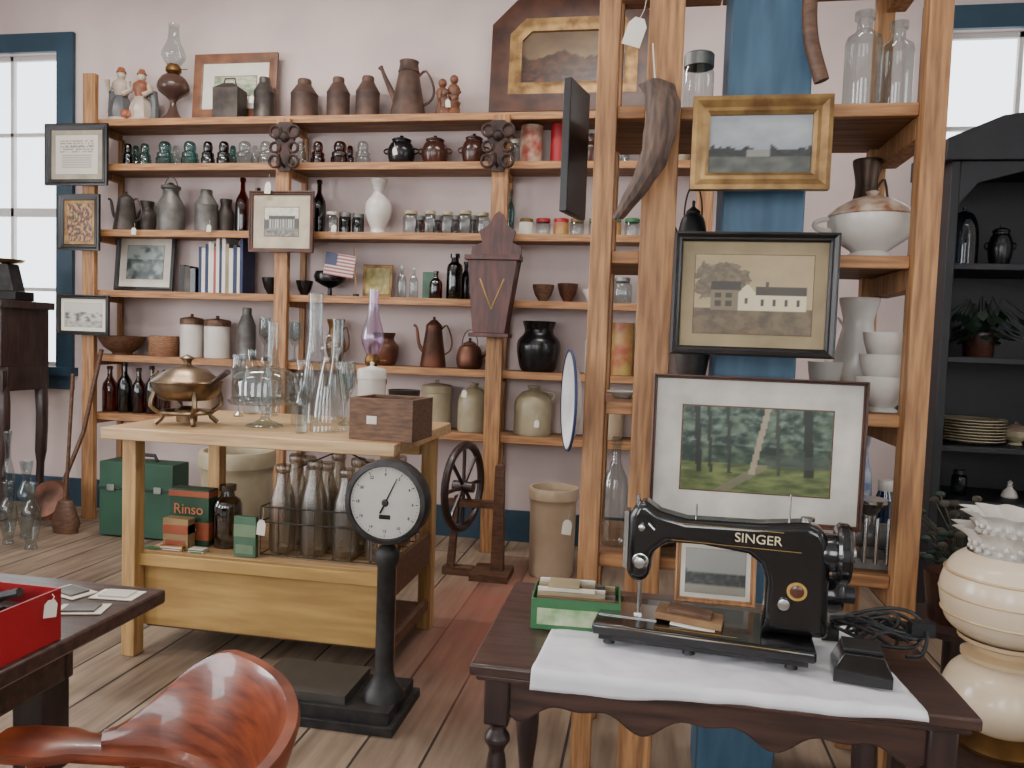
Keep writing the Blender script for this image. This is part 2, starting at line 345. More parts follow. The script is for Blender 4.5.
def item(kind,name,x,y,z,w,h,mat,mat2=None,rot=0,seg=20):
    pr,sm,cut,ex=K[kind]; b=B(); p=[(r*w/2,q*h) for r,q in pr]
    if sm: p=[(max(r,0),q) for r,q in cat(p,3)]
    b.lathe(p,mat,seg,cut=cut*h if cut else None,mat2=mat2)
    R=w/2
    def ea(zc,s,hh=.18,mt=mat):
        r=rad_at(pr,zc)*R; pts=[(s*(r*.92),0,(zc-hh/2)*h),(s*(r+.22*R),0,(zc-hh/3)*h),(s*(r+.32*R),0,zc*h),(s*(r+.22*R),0,(zc+hh/3)*h),(s*rad_at(pr,zc+hh/2)*R*.92,0,(zc+hh/2)*h)]
        b.tube(cat(pts,3),max(.004,.07*R),mt,6)
    if 'ears' in ex: ea(.5,1);ea(.5,-1)
    if ex=='ear': ea(.8,1,.22)
    if 'handle' in ex:
        za,zb=.25,.75; ra,rb=rad_at(pr,za)*R,rad_at(pr,zb)*R
        pts=[(ra*.95,0,za*h),(ra+.45*R,0,(za+.1)*h),(max(ra,rb)+.55*R,0,.55*h),(rb+.4*R,0,(zb+.08)*h),(rb*.95,0,zb*h)]
        b.tube(cat(pts,3),max(.004,.07*R),mat,6)
    if 'longspout' in ex:
        ra=rad_at(pr,.35)*R
        b.tube([(-ra*.9,0,.35*h),(-ra-.55*R,0,.75*h),(-ra-.75*R,0,.9*h)],[.2*R,.12*R,.1*R],mat,8); b.lathe([(.1*R,0),(.16*R,.05*h),(0,.05*h)],mat,10,T=Matrix.Translation((-ra-.73*R,0,.88*h))@Matrix.Rotation(rad(-35),4,'Y'))
    elif 'spout' in ex:
        za=.3; ra=rad_at(pr,za)*R; top=.82 if kind=='coffee' else .62
        pts=cat([(-ra*.9,0,za*h),(-ra-.3*R,0,(za+.15)*h),(-ra-.5*R,0,(top-.05)*h),(-ra-.75*R,0,top*h)],3)
        b.tube(pts,[.16*R]*3+[.13*R]*3+[.1*R]*4,mat,8)
    if 'bail' in ex:
        zb=.6 if kind=='kettle' else .72; rb=rad_at(pr,zb)*R; tz=1.0 if kind=='kettle' else 1.12
        pts=[(rb*cos(a)*1.05,0,zb*h+(tz-zb)*h*sin(a)) for a in [pi*k/12 for k in range(13)]]
        b.tube(pts,max(.003,.04*R),mat,6)
    return b.done(name,(x,y,z+.001),(0,0,rot))
def P(kind,name,u0,u1,vt,z,Y,mat,mat2=None,rot=0,seg=20):
    x,_=at_y((u0+u1)/2,vt+12,Y); w=(u1-u0)*mpp(x,Y)
    if 4.6<Y<4.9 and Y+w*.56>4.885: Y=4.885-w*.56; x,_=at_y((u0+u1)/2,vt+12,Y)
    _,zt=at_y((u0+u1)/2,vt,Y)
    return item(kind,name,x,Y,z,w,max(.02,zt-z),mat,mat2,rot,seg)
def tag(x,y,z,w=.03,h=.05,rot=0,string=.05,tilt=.1):
    b=B(); b.prism([(-w/2,-h),(w/2,-h),(w/2,-.25*h),(w/4,0),(-w/4,0),(-w/2,-.25*h)],-.001,.001,paper)
    b.tube([(0,0,-.004),(.004,0,string*.5),(0,0,string)],.0008,paper,4); b.done('price_tag',(x,y,z),(0,tilt,rot))
# ---------------- pictures ----------------
def nz(a,b,s,k=0): return noise.fractal(Vector((a*s,b*s,k)),1.0,2.0,4)
def mixc(a,b,t): t=max(0,min(1,t)); return tuple(p+(q-p)*t for p,q in zip(a,b))
def im_sketch(bg=(204,196,180),ink=(60,56,54),k=0):
    def f(a,b):
        c=bg; t=nz(a,b,7,k)
        if .25<b<.62: c=mixc(bg,ink,.15+t*1.3+(.3 if .3<a<.7 else 0))
        if b<.25: c=mixc(bg,ink,.25+t*.5)
        return c
    return f
def im_text(a,b):
    c=(196,188,172)
    if .55<b<.85 and .1<a<.9: c=mixc(c,(84,78,74),.75 if (int(b*26)%2==0 and nz(a,b,20,2)>-.2) else 0)
    if .15<b<.5 and .15<a<.85: c=mixc(c,(110,104,96),.6 if int(b*34)%2==0 else 0)
    return c
def im_mansion(a,b):
    c=mixc((200,192,178),(172,164,150),nz(a,b,6,3)+.3)
    if b<.3: c=mixc((130,126,116),(82,78,72),nz(a,b,10,1)+.4)
    if .12<a<.9 and .28<b<.7:
        c=(90,88,84)
        if int(a*26)%2==0: c=(168,164,154)
        if b>.6: c=(60,58,56)
    if (a<.12 or a>.88) and .25<b<.6+.1*nz(a,b,6,2): c=(70,72,66)
    return c
def im_field(a,b):
    c=mixc((128,134,142),(160,164,166),b+nz(a,b,4,2)*.5)
    e=.42+.10*nz(a*2,0,2.2,5)+(.14*max(0,nz(a,.3,7,2)) if (a<.35 or a>.6) else 0)
    if b<e: c=mixc((50,52,48),(32,34,34),nz(a,b,12,3)+.5)
    if b<.3: c=mixc((94,94,86),(64,66,60),nz(a,b,5,4)+.4)
    if .38<a<.6 and .30<b<.42: c=(126,124,118)
    return c
def im_house(a,b):
    c=mixc((168,148,112),(150,130,94),b+nz(a,b,3,2)*.6)
    d=((a-.22)/.24)**2+((b-.66)/.26)**2+nz(a,b,10,1)*.6
    if b>.3 and d<.9: c=mixc((84,72,54),(120,102,74),nz(a,b,18,2)+.3)
    if b<.32: c=mixc((106,88,60),(72,58,40),nz(a,b,9,7)+.4)
    if .14<a<.40 and .3<b<.66:
        c=(112,98,74)
        if b>.55: c=(50,42,32)
        if (.35<b<.42 or .46<b<.52) and (.18<a<.23 or .27<a<.32): c=(54,46,34)
    if .38<a<.52 and .3<b<.64-abs(a-.45)*1.6:
        c=(198,184,150)
        if .43<a<.46 and .38<b<.46: c=(60,50,36)
    if .52<=a<.95 and .3<b<.6:
        c=(200,186,152)
        if b>.49: c=(58,48,36)
        for q in(.58,.68,.78,.88):
            if .355<b<.44 and abs(a-q)<.016: c=(58,48,36)
    if .6<a<.63 and .58<b<.66: c=(70,58,44)
    return c
def im_forest(a,b):
    t=nz(a,b,9,1); c=mixc((36,48,42),(90,104,82),t+.32)
    if b>.55: c=mixc(c,(110,126,112),.3+nz(a,b,14,4))
    if b<.34: c=mixc((112,122,74),(70,80,50),nz(a,b*3,6,5)+.5)
    if b<.34 and abs(a-.45-(b-.2)*.9)<.05: c=mixc(c,(122,114,98),.7)
    for x0,w,cc in((.49,.02,(158,144,122)),(.12,.02,(36,38,34)),(.2,.012,(44,46,40)),(.33,.012,(48,50,44)),(.66,.014,(56,60,52)),(.86,.03,(34,38,32))):
        if abs(a-x0-.12*(b-.3)*(1 if x0==.49 else -.3))<w and b>.22: c=mixc(c,cc,.9)
    if a>.58 and .3<b<.46: c=mixc(c,(64,72,64),.6)
    return c
def im_painting(a,b):
    c=mixc((134,110,80),(98,80,64),b*.8+nz(a,b,3,2)*.6)
    if b<.55+nz(a,0,4,9)*.12: c=mixc((62,44,36),(92,62,44),nz(a,b,11,1)+.4)
    if b<.25: c=mixc((48,35,30),(104,58,42),nz(a,b,14,6)+.3)
    return c
def im_flowers(a,b):
    c=(52,40,32)
    if nz(a,b,9,3)>.05: c=(160,126,72)
    if nz(a,b,13,5)>.25: c=(128,52,44)
    return c
def im_paste(a,b): return mixc((190,186,162),(106,130,100),nz(a,b,5,4)+.35)
def im_ship(a,b):
    c=mixc((112,114,112),(158,156,148),b)
    if b<.45+.2*max(0,nz(a,.4,6,1)): c=mixc((50,52,50),(82,84,78),nz(a,b,12,2)+.4)
    if b<.2: c=(142,136,124)
    return c
def pic(name,u0,v0,u1,v1,Y,fw,d,fmat,mw,matmat,fn,tilt=0,rz=0,cham=0,inner=None,n=44):
    """frame whose corners were measured in the photo on the plane y=Y"""
    uc,vc=(u0+u1)/2,(v0+v1)/2; x,z=at_y(uc,vc,Y); s=mpp(x,Y); w=(u1-u0)*s; h=(v1-v0)*s
    return frame(name,x,Y,z,w,h,fw*s,d,fmat,mw*s,matmat,fn,tilt,rz,cham*s,inner,n)
def frame(name,x,y,z,w,h,fw,d,fmat,mw,matmat,fn,tilt=0,rz=0,cham=0,inner=None,n=44,ry=0):
    b=B(); prof=[(0,0),(0,d),(.25*fw,d*1.1),(.6*fw,d*.75),(.8*fw,d*.8),(fw,d*.55),(fw,.003)]
    rows=[]
    for ins,dp in prof:
        X,Z=w/2-ins,h/2-ins; c=max(.0005,cham-ins*.5) if cham else .0004
        rows.append([(-X,-dp,-Z),(X,-dp,-Z),(X,-dp,Z-c),(X-c,-dp,Z),(-X+c,-dp,Z),(-X,-dp,Z-c)])
    vs=[p for r in rows for p in r]; fs=[]; nn=6; f2=[]
    for i in range(len(rows)-1):
        for k in range(nn): 
            q=(i*nn+k,i*nn+(k+1)%nn,(i+1)*nn+(k+1)%nn,(i+1)*nn+k); (f2 if (inner and i>=3) else fs).append(q)
    fs.append(tuple(range(nn))[::-1])
    o=b.add(vs,fs,fmat)
    if f2:
        k=b.mi(inner)
        for f in f2: b.f.append(tuple(i+o for i in f)); b.m.append(k)
    X,Z=w/2-fw,h/2-fw
    if mw>0:
        b.add([(-X,-.006,-Z),(X,-.006,-Z),(X,-.006,Z),(-X,-.006,Z)],[(0,1,2,3)],matmat)
        q=mw*.95; b.add([(-X+q,-.0066,-Z+q),(X-q,-.0066,-Z+q),(X-q,-.0066,Z-q),(-X+q,-.0066,Z-q)],[(0,1,2,3)],boxw)
    b.img(-X+mw,X-mw,-.0075,-Z+mw,Z-mw,fn,n,int(n*.75))
    return b.done(name,(x,y,z),(tilt,ry,rz),ang=30)
# ---------------- back shelving ----------------
SZ=[2.665,2.375,1.945,1.545,1.115,.72]
YF=4.6; YM=4.75
xl=at_y(92,300,YF)[0]; xm=at_y(283,300,YF)[0]; xr=at_y(497,300,YF)[0]; xe=at_y(745,300,YF)[0]; xq=at_y(700,300,YF)[0]
b=B()
for i,z in enumerate(SZ): b.box(xl-.02,xe,YF+.022,YW-.005,z-.03,z,pineS); b.box(xl-.02,xe,YF,YF+.022,z-.045,z,pineH)
for x,w in((xl,.09),(xm,.09),(xr,.10),(xq,.09)):
    top={xl:2.95}.get(x,2.64)
    b.box(x-w/2,x+w/2,YF-.04,YF-.001,0,top,pineV)
    b.box(x-.02,x+.02,YW-.03,YW-.008,0,2.6,pineV)
    for z in SZ[:]: b.box(x-.02,x+.02,YF+.03,YW-.03,z-.075,z-.031,pineV)
b.done('wall_shelving_unit',bev=.003,segs=1)
def S(kind,name,u0,u1,vt,i,mat,mat2=None,Y=YM,rot=0): return P(kind,name,u0,u1,vt,SZ[i],Y,mat,mat2,rot,18)
def figurine(u0,u1,vt,i,sgn):
    x,zt=at_y((u0+u1)/2,vt,YM); h=zt-SZ[i]; s=h
    b=B(); skin=M('figurine_white',(196,180,164),.35,0,(176,158,142),9); acc=M('figurine_orange',(156,90,60),.4); gr=M('figurine_grey',(104,106,108),.4)
    b.lathe([(0,0),(.24*s,0),(.25*s,.06*s),(.2*s,.1*s),(0,.1*s)],skin,16)
    b.lathe(cat([(.18*s,.08*s),(.2*s,.2*s),(.17*s,.36*s),(.1*s,.5*s)],2),gr if sgn>0 else skin,16,rip=lambda z,a:.12*sin(7*a))
    b.lathe(cat([(.1*s,.5*s),(.14*s,.62*s),(.15*s,.72*s),(.06*s,.8*s),(0,.82*s)],2),skin if sgn>0 else acc,16)
    b.ball((0,0,.87*s),.075*s,skin,(1,1,1.15)); b.lathe([(.09*s,.91*s),(.07*s,.95*s),(.05*s,1.0*s),(0,1.0*s)],acc,12)
    b.tube([(.13*s,0,.72*s),(.22*s,-.06*s,.58*s),(.12*s,-.14*s,.5*s)],.045*s,skin); b.tube([(-.13*s,0,.72*s),(-.23*s,-.02*s,.6*s),(-.22*s,-.08*s,.78*s)],.045*s,skin)
    b.tube([(-.2*s*sgn,.08*s,.08*s),(-.22*s*sgn,.06*s,.4*s),(-.18*s*sgn,.06*s,.6*s)],[.1*s,.07*s,.09*s],gr); b.ball((.16*s*sgn,-.1*s,.16*s),.09*s,acc)
    b.done('porcelain_figurine',(x,YM,SZ[i]+.001))
figurine(112,131,68,0,1); figurine(133,151,70,0,-1)
def oil_lamp(name,u0,u1,vt,z,Y,fm,gm=gcl,fh=.42):
    x,zt=at_y((u0+u1)/2,vt,Y); h=zt-z; w=(u1-u0)*mpp(x,Y)/2; b=B()
    H=h*fh
    b.lathe(cat([(0,0),(w*.85,0),(w*.85,.05*H),(w*.4,.2*H),(w*.2,.4*H),(w*.3,.5*H),(w*.9,.65*H),(w,.78*H),(w*.7,.95*H),(w*.3,H)],3),fm,20)
    b.lathe([(w*.3,H),(w*.5,H+.03*h),(w*.5,H+.06*h),(w*.35,H+.1*h),(0,H+.1*h)],brass,16)
    b.tube([(w*.4,0,H+.05*h),(w*1.0,0,H+.05*h)],.003,brass,6)
    c=h-H-.07*h; o=H+.07*h
    b.lathe(cat([(w*.35,o),(w*.42,o+.05*c),(w*.75,o+.25*c),(w*.66,o+.42*c),(w*.38,o+.65*c),(w*.32,o+.97*c),(w*.36,o+c)],3),gm,20)
    return b.done(name,(x,Y,z+.001))
oil_lamp('oil_lamp',159,189,25,SZ[0],YM,M('lamp_brown_glass',(84,60,52),.2),gcl,.5)
pic('framed_watercolor',192,55,280,118,4.82,9,.02,orangef,13,paper,im_paste,tilt=rad(-4))
def sqtin(name,u0,u1,vt,i):
    x,zt=at_y((u0+u1)/2,vt,YM); h=zt-SZ[i]; w=(u1-u0)*mpp(x,YM)/2; b=B()
    b.box(-w,w,-w*.7,w*.7,0,h*.72,tin); b.add([(-w,-w*.7,h*.72),(w,-w*.7,h*.72),(w,w*.7,h*.72),(-w,w*.7,h*.72),(-w*.4,-w*.3,h*.85),(w*.4,-w*.3,h*.85),(w*.4,w*.3,h*.85),(-w*.4,w*.3,h*.85)],[(0,1,5,4),(1,2,6,5),(2,3,7,6),(3,0,4,7),(4,5,6,7)],tin)
    b.tube([(-w*.5,0,h*.82),(-w*.4,0,h*.98),(w*.4,0,h*.98),(w*.5,0,h*.82)],.006,tin); b.done(name,(x,4.69,SZ[i]+.001),bev=.004)
sqtin('tin_canister',222,248,81,0)
S('tinc','tin_canister',254,275,78,0,tin,Y=4.70); S('tinc','tin_canister',291,318,80,0,tinr); S('tinc','tin_canister',327,350,78,0,tinr); S('tinc','tin_canister',356,380,77,0,tinr)
S('wcan','rusty_watering_can',391,427,62,0,tinr)
def carving():
    x,zt=at_y(449,75,YM); s=zt-SZ[0]; b=B(); m=M('carved_wood',(122,78,52),.5,0,(84,52,37),10)
    b.lathe([(0,0),(.3*s,0),(.3*s,.08*s),(.26*s,.1*s),(0,.1*s)],m,14)
    for dx,hh,dy in((-.15,.92,.03),(.12,1.0,.02),(-.04,.62,-.12),(.17,.5,-.1)):
        b.lathe(cat([(.0,.06*s),(.16*s,.08*s),(.15*s,.25*s*hh),(.1*s,.45*s*hh),(.15*s,.68*s*hh),(.06*s,.8*s*hh),(0,.82*s*hh)],2),m,10,(dx*s,dy*s,0)); b.ball((dx*s,dy*s,.9*s*hh),.1*s,m)
    b.tube([(-.26*s,0,.6*s),(-.05*s,-.12*s,.5*s),(.1*s,-.06*s,.62*s)],.045*s,m); b.tube([(.26*s,0,.62*s),(.18*s,-.14*s,.45*s),(.02*s,-.12*s,.5*s)],.045*s,m); b.done('wood_carving',(x,YM,SZ[0]+.001))
carving()
pic('framed_landscape_painting',493,2,654,113,4.80,30,.05,brownf,0,paper,im_painting,tilt=rad(-5),cham=24,inner=goldf)
for u,w,m in((128,11,gdk),(145,12,gaq),(165,17,gaq),(190,17,gaq),(208,13,gdk),(224,14,gdk),(245,18,gcl),(266,16,gcl),(301,14,gcl),(318,14,gam),(340,18,gam),(363,16,gcl)):
    S('insul','glass_insulator',u-w/2,u+w/2,142 if w>12 else 144,1,m,Y=4.70)
for u,w,m in((136,10,gaq),(176,9,gcl),(233,9,gaq),(255,9,gcl),(350,9,gam)):
    S('insul','glass_insulator',u-w/2,u+w/2,146,1,m,Y=4.83)
S('bean','bean_pot',388,415,136,1,blackst); S('bean','bean_pot',422,448,136,1,brownst); S('bean','bean_pot',462,486,134,1,brownst); S('jar','glass_jar',508,520,140,1,gcl,white)
S('can','baking_powder_can',521,543,127,1,M('red_cream_label',(180,162,136),.5,0,(150,46,38),14)); S('can','red_tin_can',551,567,125,1,redm)
S('pot','stoneware_pot',578,602,136,1,brownst); S('jar','glass_jar',612,630,135,1,gcl,zinc); S('jar','glass_jar',640,660,135,1,gcl,zinc);S('bean','bean_pot',668,692,130,1,stone)
# shelf 3
S('coffee','tin_coffee_pot',114,138,192,2,tin,Y=4.70); S('pot','tin_pot',138,156,202,2,tin,Y=4.8)
S('milkcan','milk_can',158,184,183,2,galv); S('tinc','tin_pitcher',195,218,190,2,galv); S('pot','iron_pot',218,234,200,2,tin,Y=4.82)
S('bottle','amber_bottle',236,250,178,2,gam,Y=4.82); S('bottle','amber_bottle',252,264,188,2,gdk); S('jar','glass_jar',325,338,212,2,gcl,white,Y=4.69)
S('bottle','amber_bottle',313,326,180,2,gdk,Y=4.82); S('jarlow','glass_jar',339,351,213,2,gdk,zinc); S('jarlow','glass_jar',352,364,214,2,gdk,zinc)
S('vase','white_ceramic_vase',366,392,180,2,white)
for u,w,v,m in((411,16,211,gcl),(430,14,211,gcl),(447,14,212,gcl),(465,16,211,gcl),(483,14,213,gcl)): S('jar','glass_jar',u-w/2,u+w/2,v,2,m,stone,Y=4.70)
for u,w,v in((420,10,216),(438,10,216),(456,10,216),(474,10,216)): S('jarlow','spice_jar',u-w/2,u+w/2,v,2,gam,zinc,Y=4.84)
S('bottle','glass_bottle',507,515,190,2,gaq,Y=4.82)
for u,w,m in((526,14,paper),(543,15,gcl),(561,15,yel),(577,14,gcl),(596,15,gcl),(614,14,yel),(632,15,gcl)): S('jarlow','small_jar',u-w/2,u+w/2,219,2,m,[redm,goldf,greenb][int(u)%3])
# shelf 4
pic('framed_winter_scene',114,234,178,291,4.82,4,.02,blackf,8,paper,lambda a,b: mixc((160,170,166),(56,66,66),nz(a,b,4,2)+(.6 if b<.6 else 0)),tilt=rad(-5))
def books(name,u0,u1,vt,z,Y,n,cols,dep=.16):
    x0,zt=at_y(u0,vt,Y); x1,_=at_y(u1,vt,Y); b=B(); x=x0; w=(x1-x0)/n
    for k in range(n):
        ww=w*random.uniform(.7,1.2)
        if x+ww>x1: break
        h=(zt-z)*random.uniform(.78,1.0); m=cols[k%len(cols)]
        b.box(x,x+ww*.94,0,dep,0,h,m); b.box(x+ww*.12,x+ww*.82,.003,dep+.002,.002,h-.002,paper); x+=ww
    return b.done(name,(0,Y,z+.001),smooth=False)
navy=M('navy_cloth',(40,50,88),.6); tanb=M('tan_cloth',(160,142,108),.7)
books('row_of_books',199,248,236,SZ[3],4.66,14,[navy,paper,navy,white,paper,redm,white,navy,white,tanb,white])
books('row_of_books',180,197,262,SZ[3],4.68,3,[hutchm,tin,blackst])
S('bowl','black_bowl',262,281,278,3,blackst); S('bowl','black_bowl',296,313,281,3,blackst,Y=4.7); S('goblet','black_compote',314,346,272,3,blackst,Y=4.78)
b=B(); x,z=at_y(340,262,4.66)
def im_flag(a,b_):
    if a<.42 and b_>.46: return (40,44,76)
    return (140,50,50) if int(b_*13)%2==0 else (186,176,170)
b.tube([(.12,0,-.13),(.1,0,.16)],.003,pineV,6); b.img(-.1,.1,-.004,-.02,.12,im_flag,26,26,T=Matrix.Rotation(rad(8),4,'Y')); b.tube([(.12,0,-.145),(.12,0,-.13)],.02,iron,10)
b.done('small_american_flag',(x,4.64,SZ[3]+.146))
pic('small_gilt_frame',363,265,393,297,4.80,3,.012,goldf,0,paper,lambda a,b: mixc((166,156,96),(124,108,56),nz(a,b,5,1)+.4),tilt=rad(-6),n=16)
for u,w,v,m in((402,9,266,gcl),(414,9,268,gcl),(436,13,271,gam),(473,9,272,gcl)): S('bottle','glass_bottle',u-w/2,u+w/2,v,3,m,Y=4.72)
books('green_book',423,441,266,SZ[3],4.84,1,[M('sage_cloth',(100,134,110),.6)],.03)
S('wide','dark_bottle',447,463,254,3,gdk); S('bottle','dark_bottle',460,472,262,3,blackst,Y=4.83)
S('bowl','wooden_bowl',532,554,285,3,boxw); S('bowl','copper_bowl',557,578,284,3,copper); S('plate','china_plate',582,606,290,3,white); S('jar','glass_jar',612,632,278,3,gcl,zinc);S('wide','glass_jar',640,662,270,3,gcl)
# shelf 5
S('bowl','turned_wooden_bowl',100,145,336,4,midw); S('can','woven_basket',150,178,336,4,M('wicker',(150,104,72),.7,0,(100,67,45),30,(1,1,6),.4))
S('canl','white_canister',181,203,314,4,white,midw); S('canl','white_canister',205,230,316,4,white,midw)
S('tinc','metal_shaker',238,256,308,4,galv); S('goblet','glass_goblet',259,271,318,4,gcl,Y=4.70); S('chim','glass_chimney',270,286,300,4,gcl,Y=4.82); S('goblet','glass_goblet',288,302,322,4,gcl,Y=4.70)
S('pot','copper_pot',369,399,333,4,copper); S('pitch','brass_pitcher',326,346,320,4,brass)
S('coffee','large_copper_coffee_pot',421,447,317,4,copper); S('kettle','copper_kettle',457,483,330,4,copper,rot=pi); S('pot','black_glazed_jar',517,561,322,4,blackst)
S('canl','enamel_canister',585,604,336,4,white,white); S('can','decorated_tin',612,634,323,4,yel); S('jug','stoneware_jug',645,670,318,4,stone)
# shelf 6
for u,w,v in((110,14,366),(125,14,362),(139,13,368),(152,12,366),(165,11,370)): S('bottle','amber_bottle',u-w/2,u+w/2,v,5,gam if u!=125 else gdk,Y=4.72)
S('canl','stoneware_jar_with_lid',422,452,380,5,stone,stone); S('jug','stoneware_jug',458,489,383,5,stone); S('jug','stoneware_jug',514,553,386,5,stone)
S('jug','stoneware_jug',592,624,390,5,crockm); S('crock','stoneware_crock',273,299,372,5,stone); S('crock','stoneware_crock',190,216,376,5,crockm);S('jug','stoneware_jug',648,680,392,5,stone)
# things hung on the shelf posts
pic('framed_document',43,125,112,185,4.54,6,.02,blackf,5,M('mat_tan',(164,154,136),.8),im_text)
pic('framed_flower_print',57,195,103,250,4.54,6,.02,blackf,3,goldf,im_flowers)
pic('framed_engraving',55,295,113,335,4.54,4,.02,blackf,4,paper,im_sketch((184,180,168),(80,78,74),5))
pic('framed_mansion_photograph',248,192,316,252,4.54,4,.02,brownf,12,M('mat_beige',(192,178,154),.8),im_mansion)
def iron_ornament(u,v,h):
    x,z=at_y(u,v,4.54); s=h*mpp(x,4.54); b=B(); m=M('rusty_cast_iron',(66,44,38),.55,.4,(38,27,24),12)
    b.prism([(-.12*s,-.5*s),(.12*s,-.5*s),(.2*s,-.3*s),(.1*s,-.1*s),(.22*s,.15*s),(.3*s,.35*s),(.12*s,.5*s),(-.12*s,.5*s),(-.3*s,.35*s),(-.22*s,.15*s),(-.1*s,-.1*s),(-.2*s,-.3*s)],-.012,.0,m)
    for sx in(-1,1):
        for zc,r in((.3,.12),(-.02,.1),(-.3,.12)):
            b.tube([(sx*(.2*s+r*s*cos(a)),-.016,zc*s+r*s*sin(a)) for a in [2*pi*k/14 for k in range(14)]],.009,m,6,True)
    b.lathe([(.12*s,0),(.09*s,.02),(0,.035)],m,12,T=Matrix.Translation((0,-.01,.2*s))@Matrix.Rotation(rad(90),4,'X'))
    b.tube([(0,-.01,-.4*s),(0,-.07,-.35*s),(0,-.09,-.2*s)],.01,m,6)
    b.done('cast_iron_bracket',(x,4.545,z))
iron_ornament(285,147,48); iron_ornament(498,146,50)
def wall_box():
    x,z=at_y(495,275,4.54); s=mpp(x,4.54); b=B(); m=M('mahogany_box',(86,46,38),.45,0,(54,28,25),6,(6,6,1))
    T=lambda u,v:((u-495)*s,(275-v)*s)
    out=[T(478,335),T(510,335),T(521,262),T(521,247),T(512,243),T(515,232),T(506,226),T(502,216),T(497,212),T(492,216),T(487,226),T(478,232),T(481,243),T(471,247),T(469,262)]
    b.prism(out,-.015,0,m)
    f=[T(478,333),T(510,333),T(520,262),T(471,262)]
    b.prism(f,-.12,-.016,m); b.prism([T(468,262),T(523,262),T(523,257),T(468,257)],-.13,-.016,m); b.prism([T(474,337),T(514,337),T(514,333),T(474,333)],-.13,-.0,m)
    for (p,q) in (((484,280),(496,310)),((508,280),(496,310))):
        (a,c),(d,e)=T(*p),T(*q); b.tube([(a,-.121,c),(d,-.121,e)],.005,goldp,5)
    b.done('hanging_wall_box',(x,4.55,z),bev=.004)
wall_box()
# ---------------- floor items at the back ----------------
gx0=at_y(97,500,4.2)[0]; gw=.50; b=B(); b.box(0,gw,0,.17,.01,.47,greenm); b.box(-.008,gw+.008,-.008,.178,.30,.32,M('green_dark',(26,54,40),.4)); b.box(gw/2-.05,gw/2+.05,-.016,.0,.27,.34,zinc)
for q in(.06,gw-.12): b.box(q,q+.05,-.014,0,.29,.33,zinc)
b.tube([(.16,.085,.47),(.18,.085,.51),(.32,.085,.51),(.34,.085,.47)],.012,hutchm,8); b.done('green_machine_case',(gx0,4.22,0),bev=.012)
P('crock','large_crock',530,577,487,0,4.25,crockm,None,0,28); P('crock','stoneware_churn',203,272,450,0,3.75,stone,None,0,28)
tag(at_y(568,520,4.05)[0],4.05,at_y(568,520,4.05)[1],.05,.08)
def wheel_stand():
    x,_=at_y(488,500,4.1); b=B()
    b.box(-.07,.14,-.11,.11,0,.04,midw); b.box(-.24,-.071,-.035,.035,.0,.045,midw)
    b.prism([(.03,.04),(.1,.04),(.085,.62),(.04,.62)],-.03,.03,midw); b.prism([(-.22,.04),(-.18,.04),(-.16,.44),(-.185,.44)],-.025,.025,midw)
    b.box(-.22,.09,-.02,.02,.38,.42,midw)
    T=Matrix.Translation((-.14,0,.49))@Matrix.Rotation(rad(78),4,'Z')
    b.tube([(.23*cos(a),0,.23*sin(a)) for a in [2*pi*k/28 for k in range(28)]],.022,darkwV,8,True,T)
    for k in range(8): a=2*pi*k/8; b.tube([(0,0,0),(.22*cos(a),0,.22*sin(a))],.011,darkwV,6,T=T)
    b.tube([(0,-.06,0),(0,.06,0)],.03,darkwV,12,T=T); b.done('spinning_wheel',(x,4.1,0))
wheel_stand()
def desk_left():
    x1=at_y(40,400,4.6)[0]; b=B(); x0=x1-.75
    b.box(x0,x1,-.02,.38,1.02,1.42,darkwV); b.box(x0-.02,x1+.03,-.05,.40,1.40,1.45,darkwV); b.prism([(x0,1.0),(x1,1.0),(x1,.8),(x1-.1,.86),(x1-.37,.9),(x0+.1,.86),(x0,.8)],-.01,.03,darkwV); b.box(x0,x1,.03,.38,.86,1.02,darkwV)
    for xx in(x0+.04,x1-.04):
        for yy in(.03,.35):
            sx=1 if xx>x0+.3 else -1
            b.tube(cat([(xx,yy,.9),(xx+.03*sx,yy-.02,.7),(xx-.0*sx,yy,.35),(xx-.01*sx,yy,.12),(xx+.03*sx,yy-.02,.02)],4),[.04]*4+[.038]*4+[.026]*4+[.022]*4+[.03],darkwV,8)
    b.done('writing_desk',(0,4.3,0),bev=.005)
    c=B(); c.box(-.14,.14,-.08,.08,0,.06,blackst); c.prism([(-.1,.06),(.1,.06),(.05,.24),(-.05,.24)],-.05,.05,iron); c.lathe([(0,0),(.09,.01),(.11,.03),(0,.02)],brass,16,(0,0,.24)); c.done('kitchen_scale',(x1-.12,4.45,1.451),bev=.005)
desk_left()
b=B(); x,_=at_y(56,490,4.4)
b.tube([(.0,.0,.15),(.12,.1,.6),(.22,.14,1.15)],.014,midw,8); T=Matrix.Translation((-.02,-.02,.15))@Matrix.Rotation(rad(62),4,'X')
b.lathe([(0,0),(.13,0),(.14,.03),(.12,.05),(.03,.06),(0,.07)],copper,22,T=T); b.done('copper_warming_pan',(x,4.40,.0))
b=B(); x,_=at_y(75,480,4.3); b.tube([(0,0,.18),(.05,.0,1.0)],.011,midw,8); b.lathe([(0,0),(.08,0),(.1,.06),(.05,.2),(0,.22)],midw,16,T=Matrix.Diagonal((1,.5,1,1))); b.done('straw_broom',(x,4.22,.001))
for u0,u1,vt,Y in((2,14,432,4.15),(17,36,462,4.05),(0,16,482,3.9),(22,40,484,3.85)):
    P('vase','cut_glass_vase',u0,u1,vt,0,Y,gcl,seg=16)
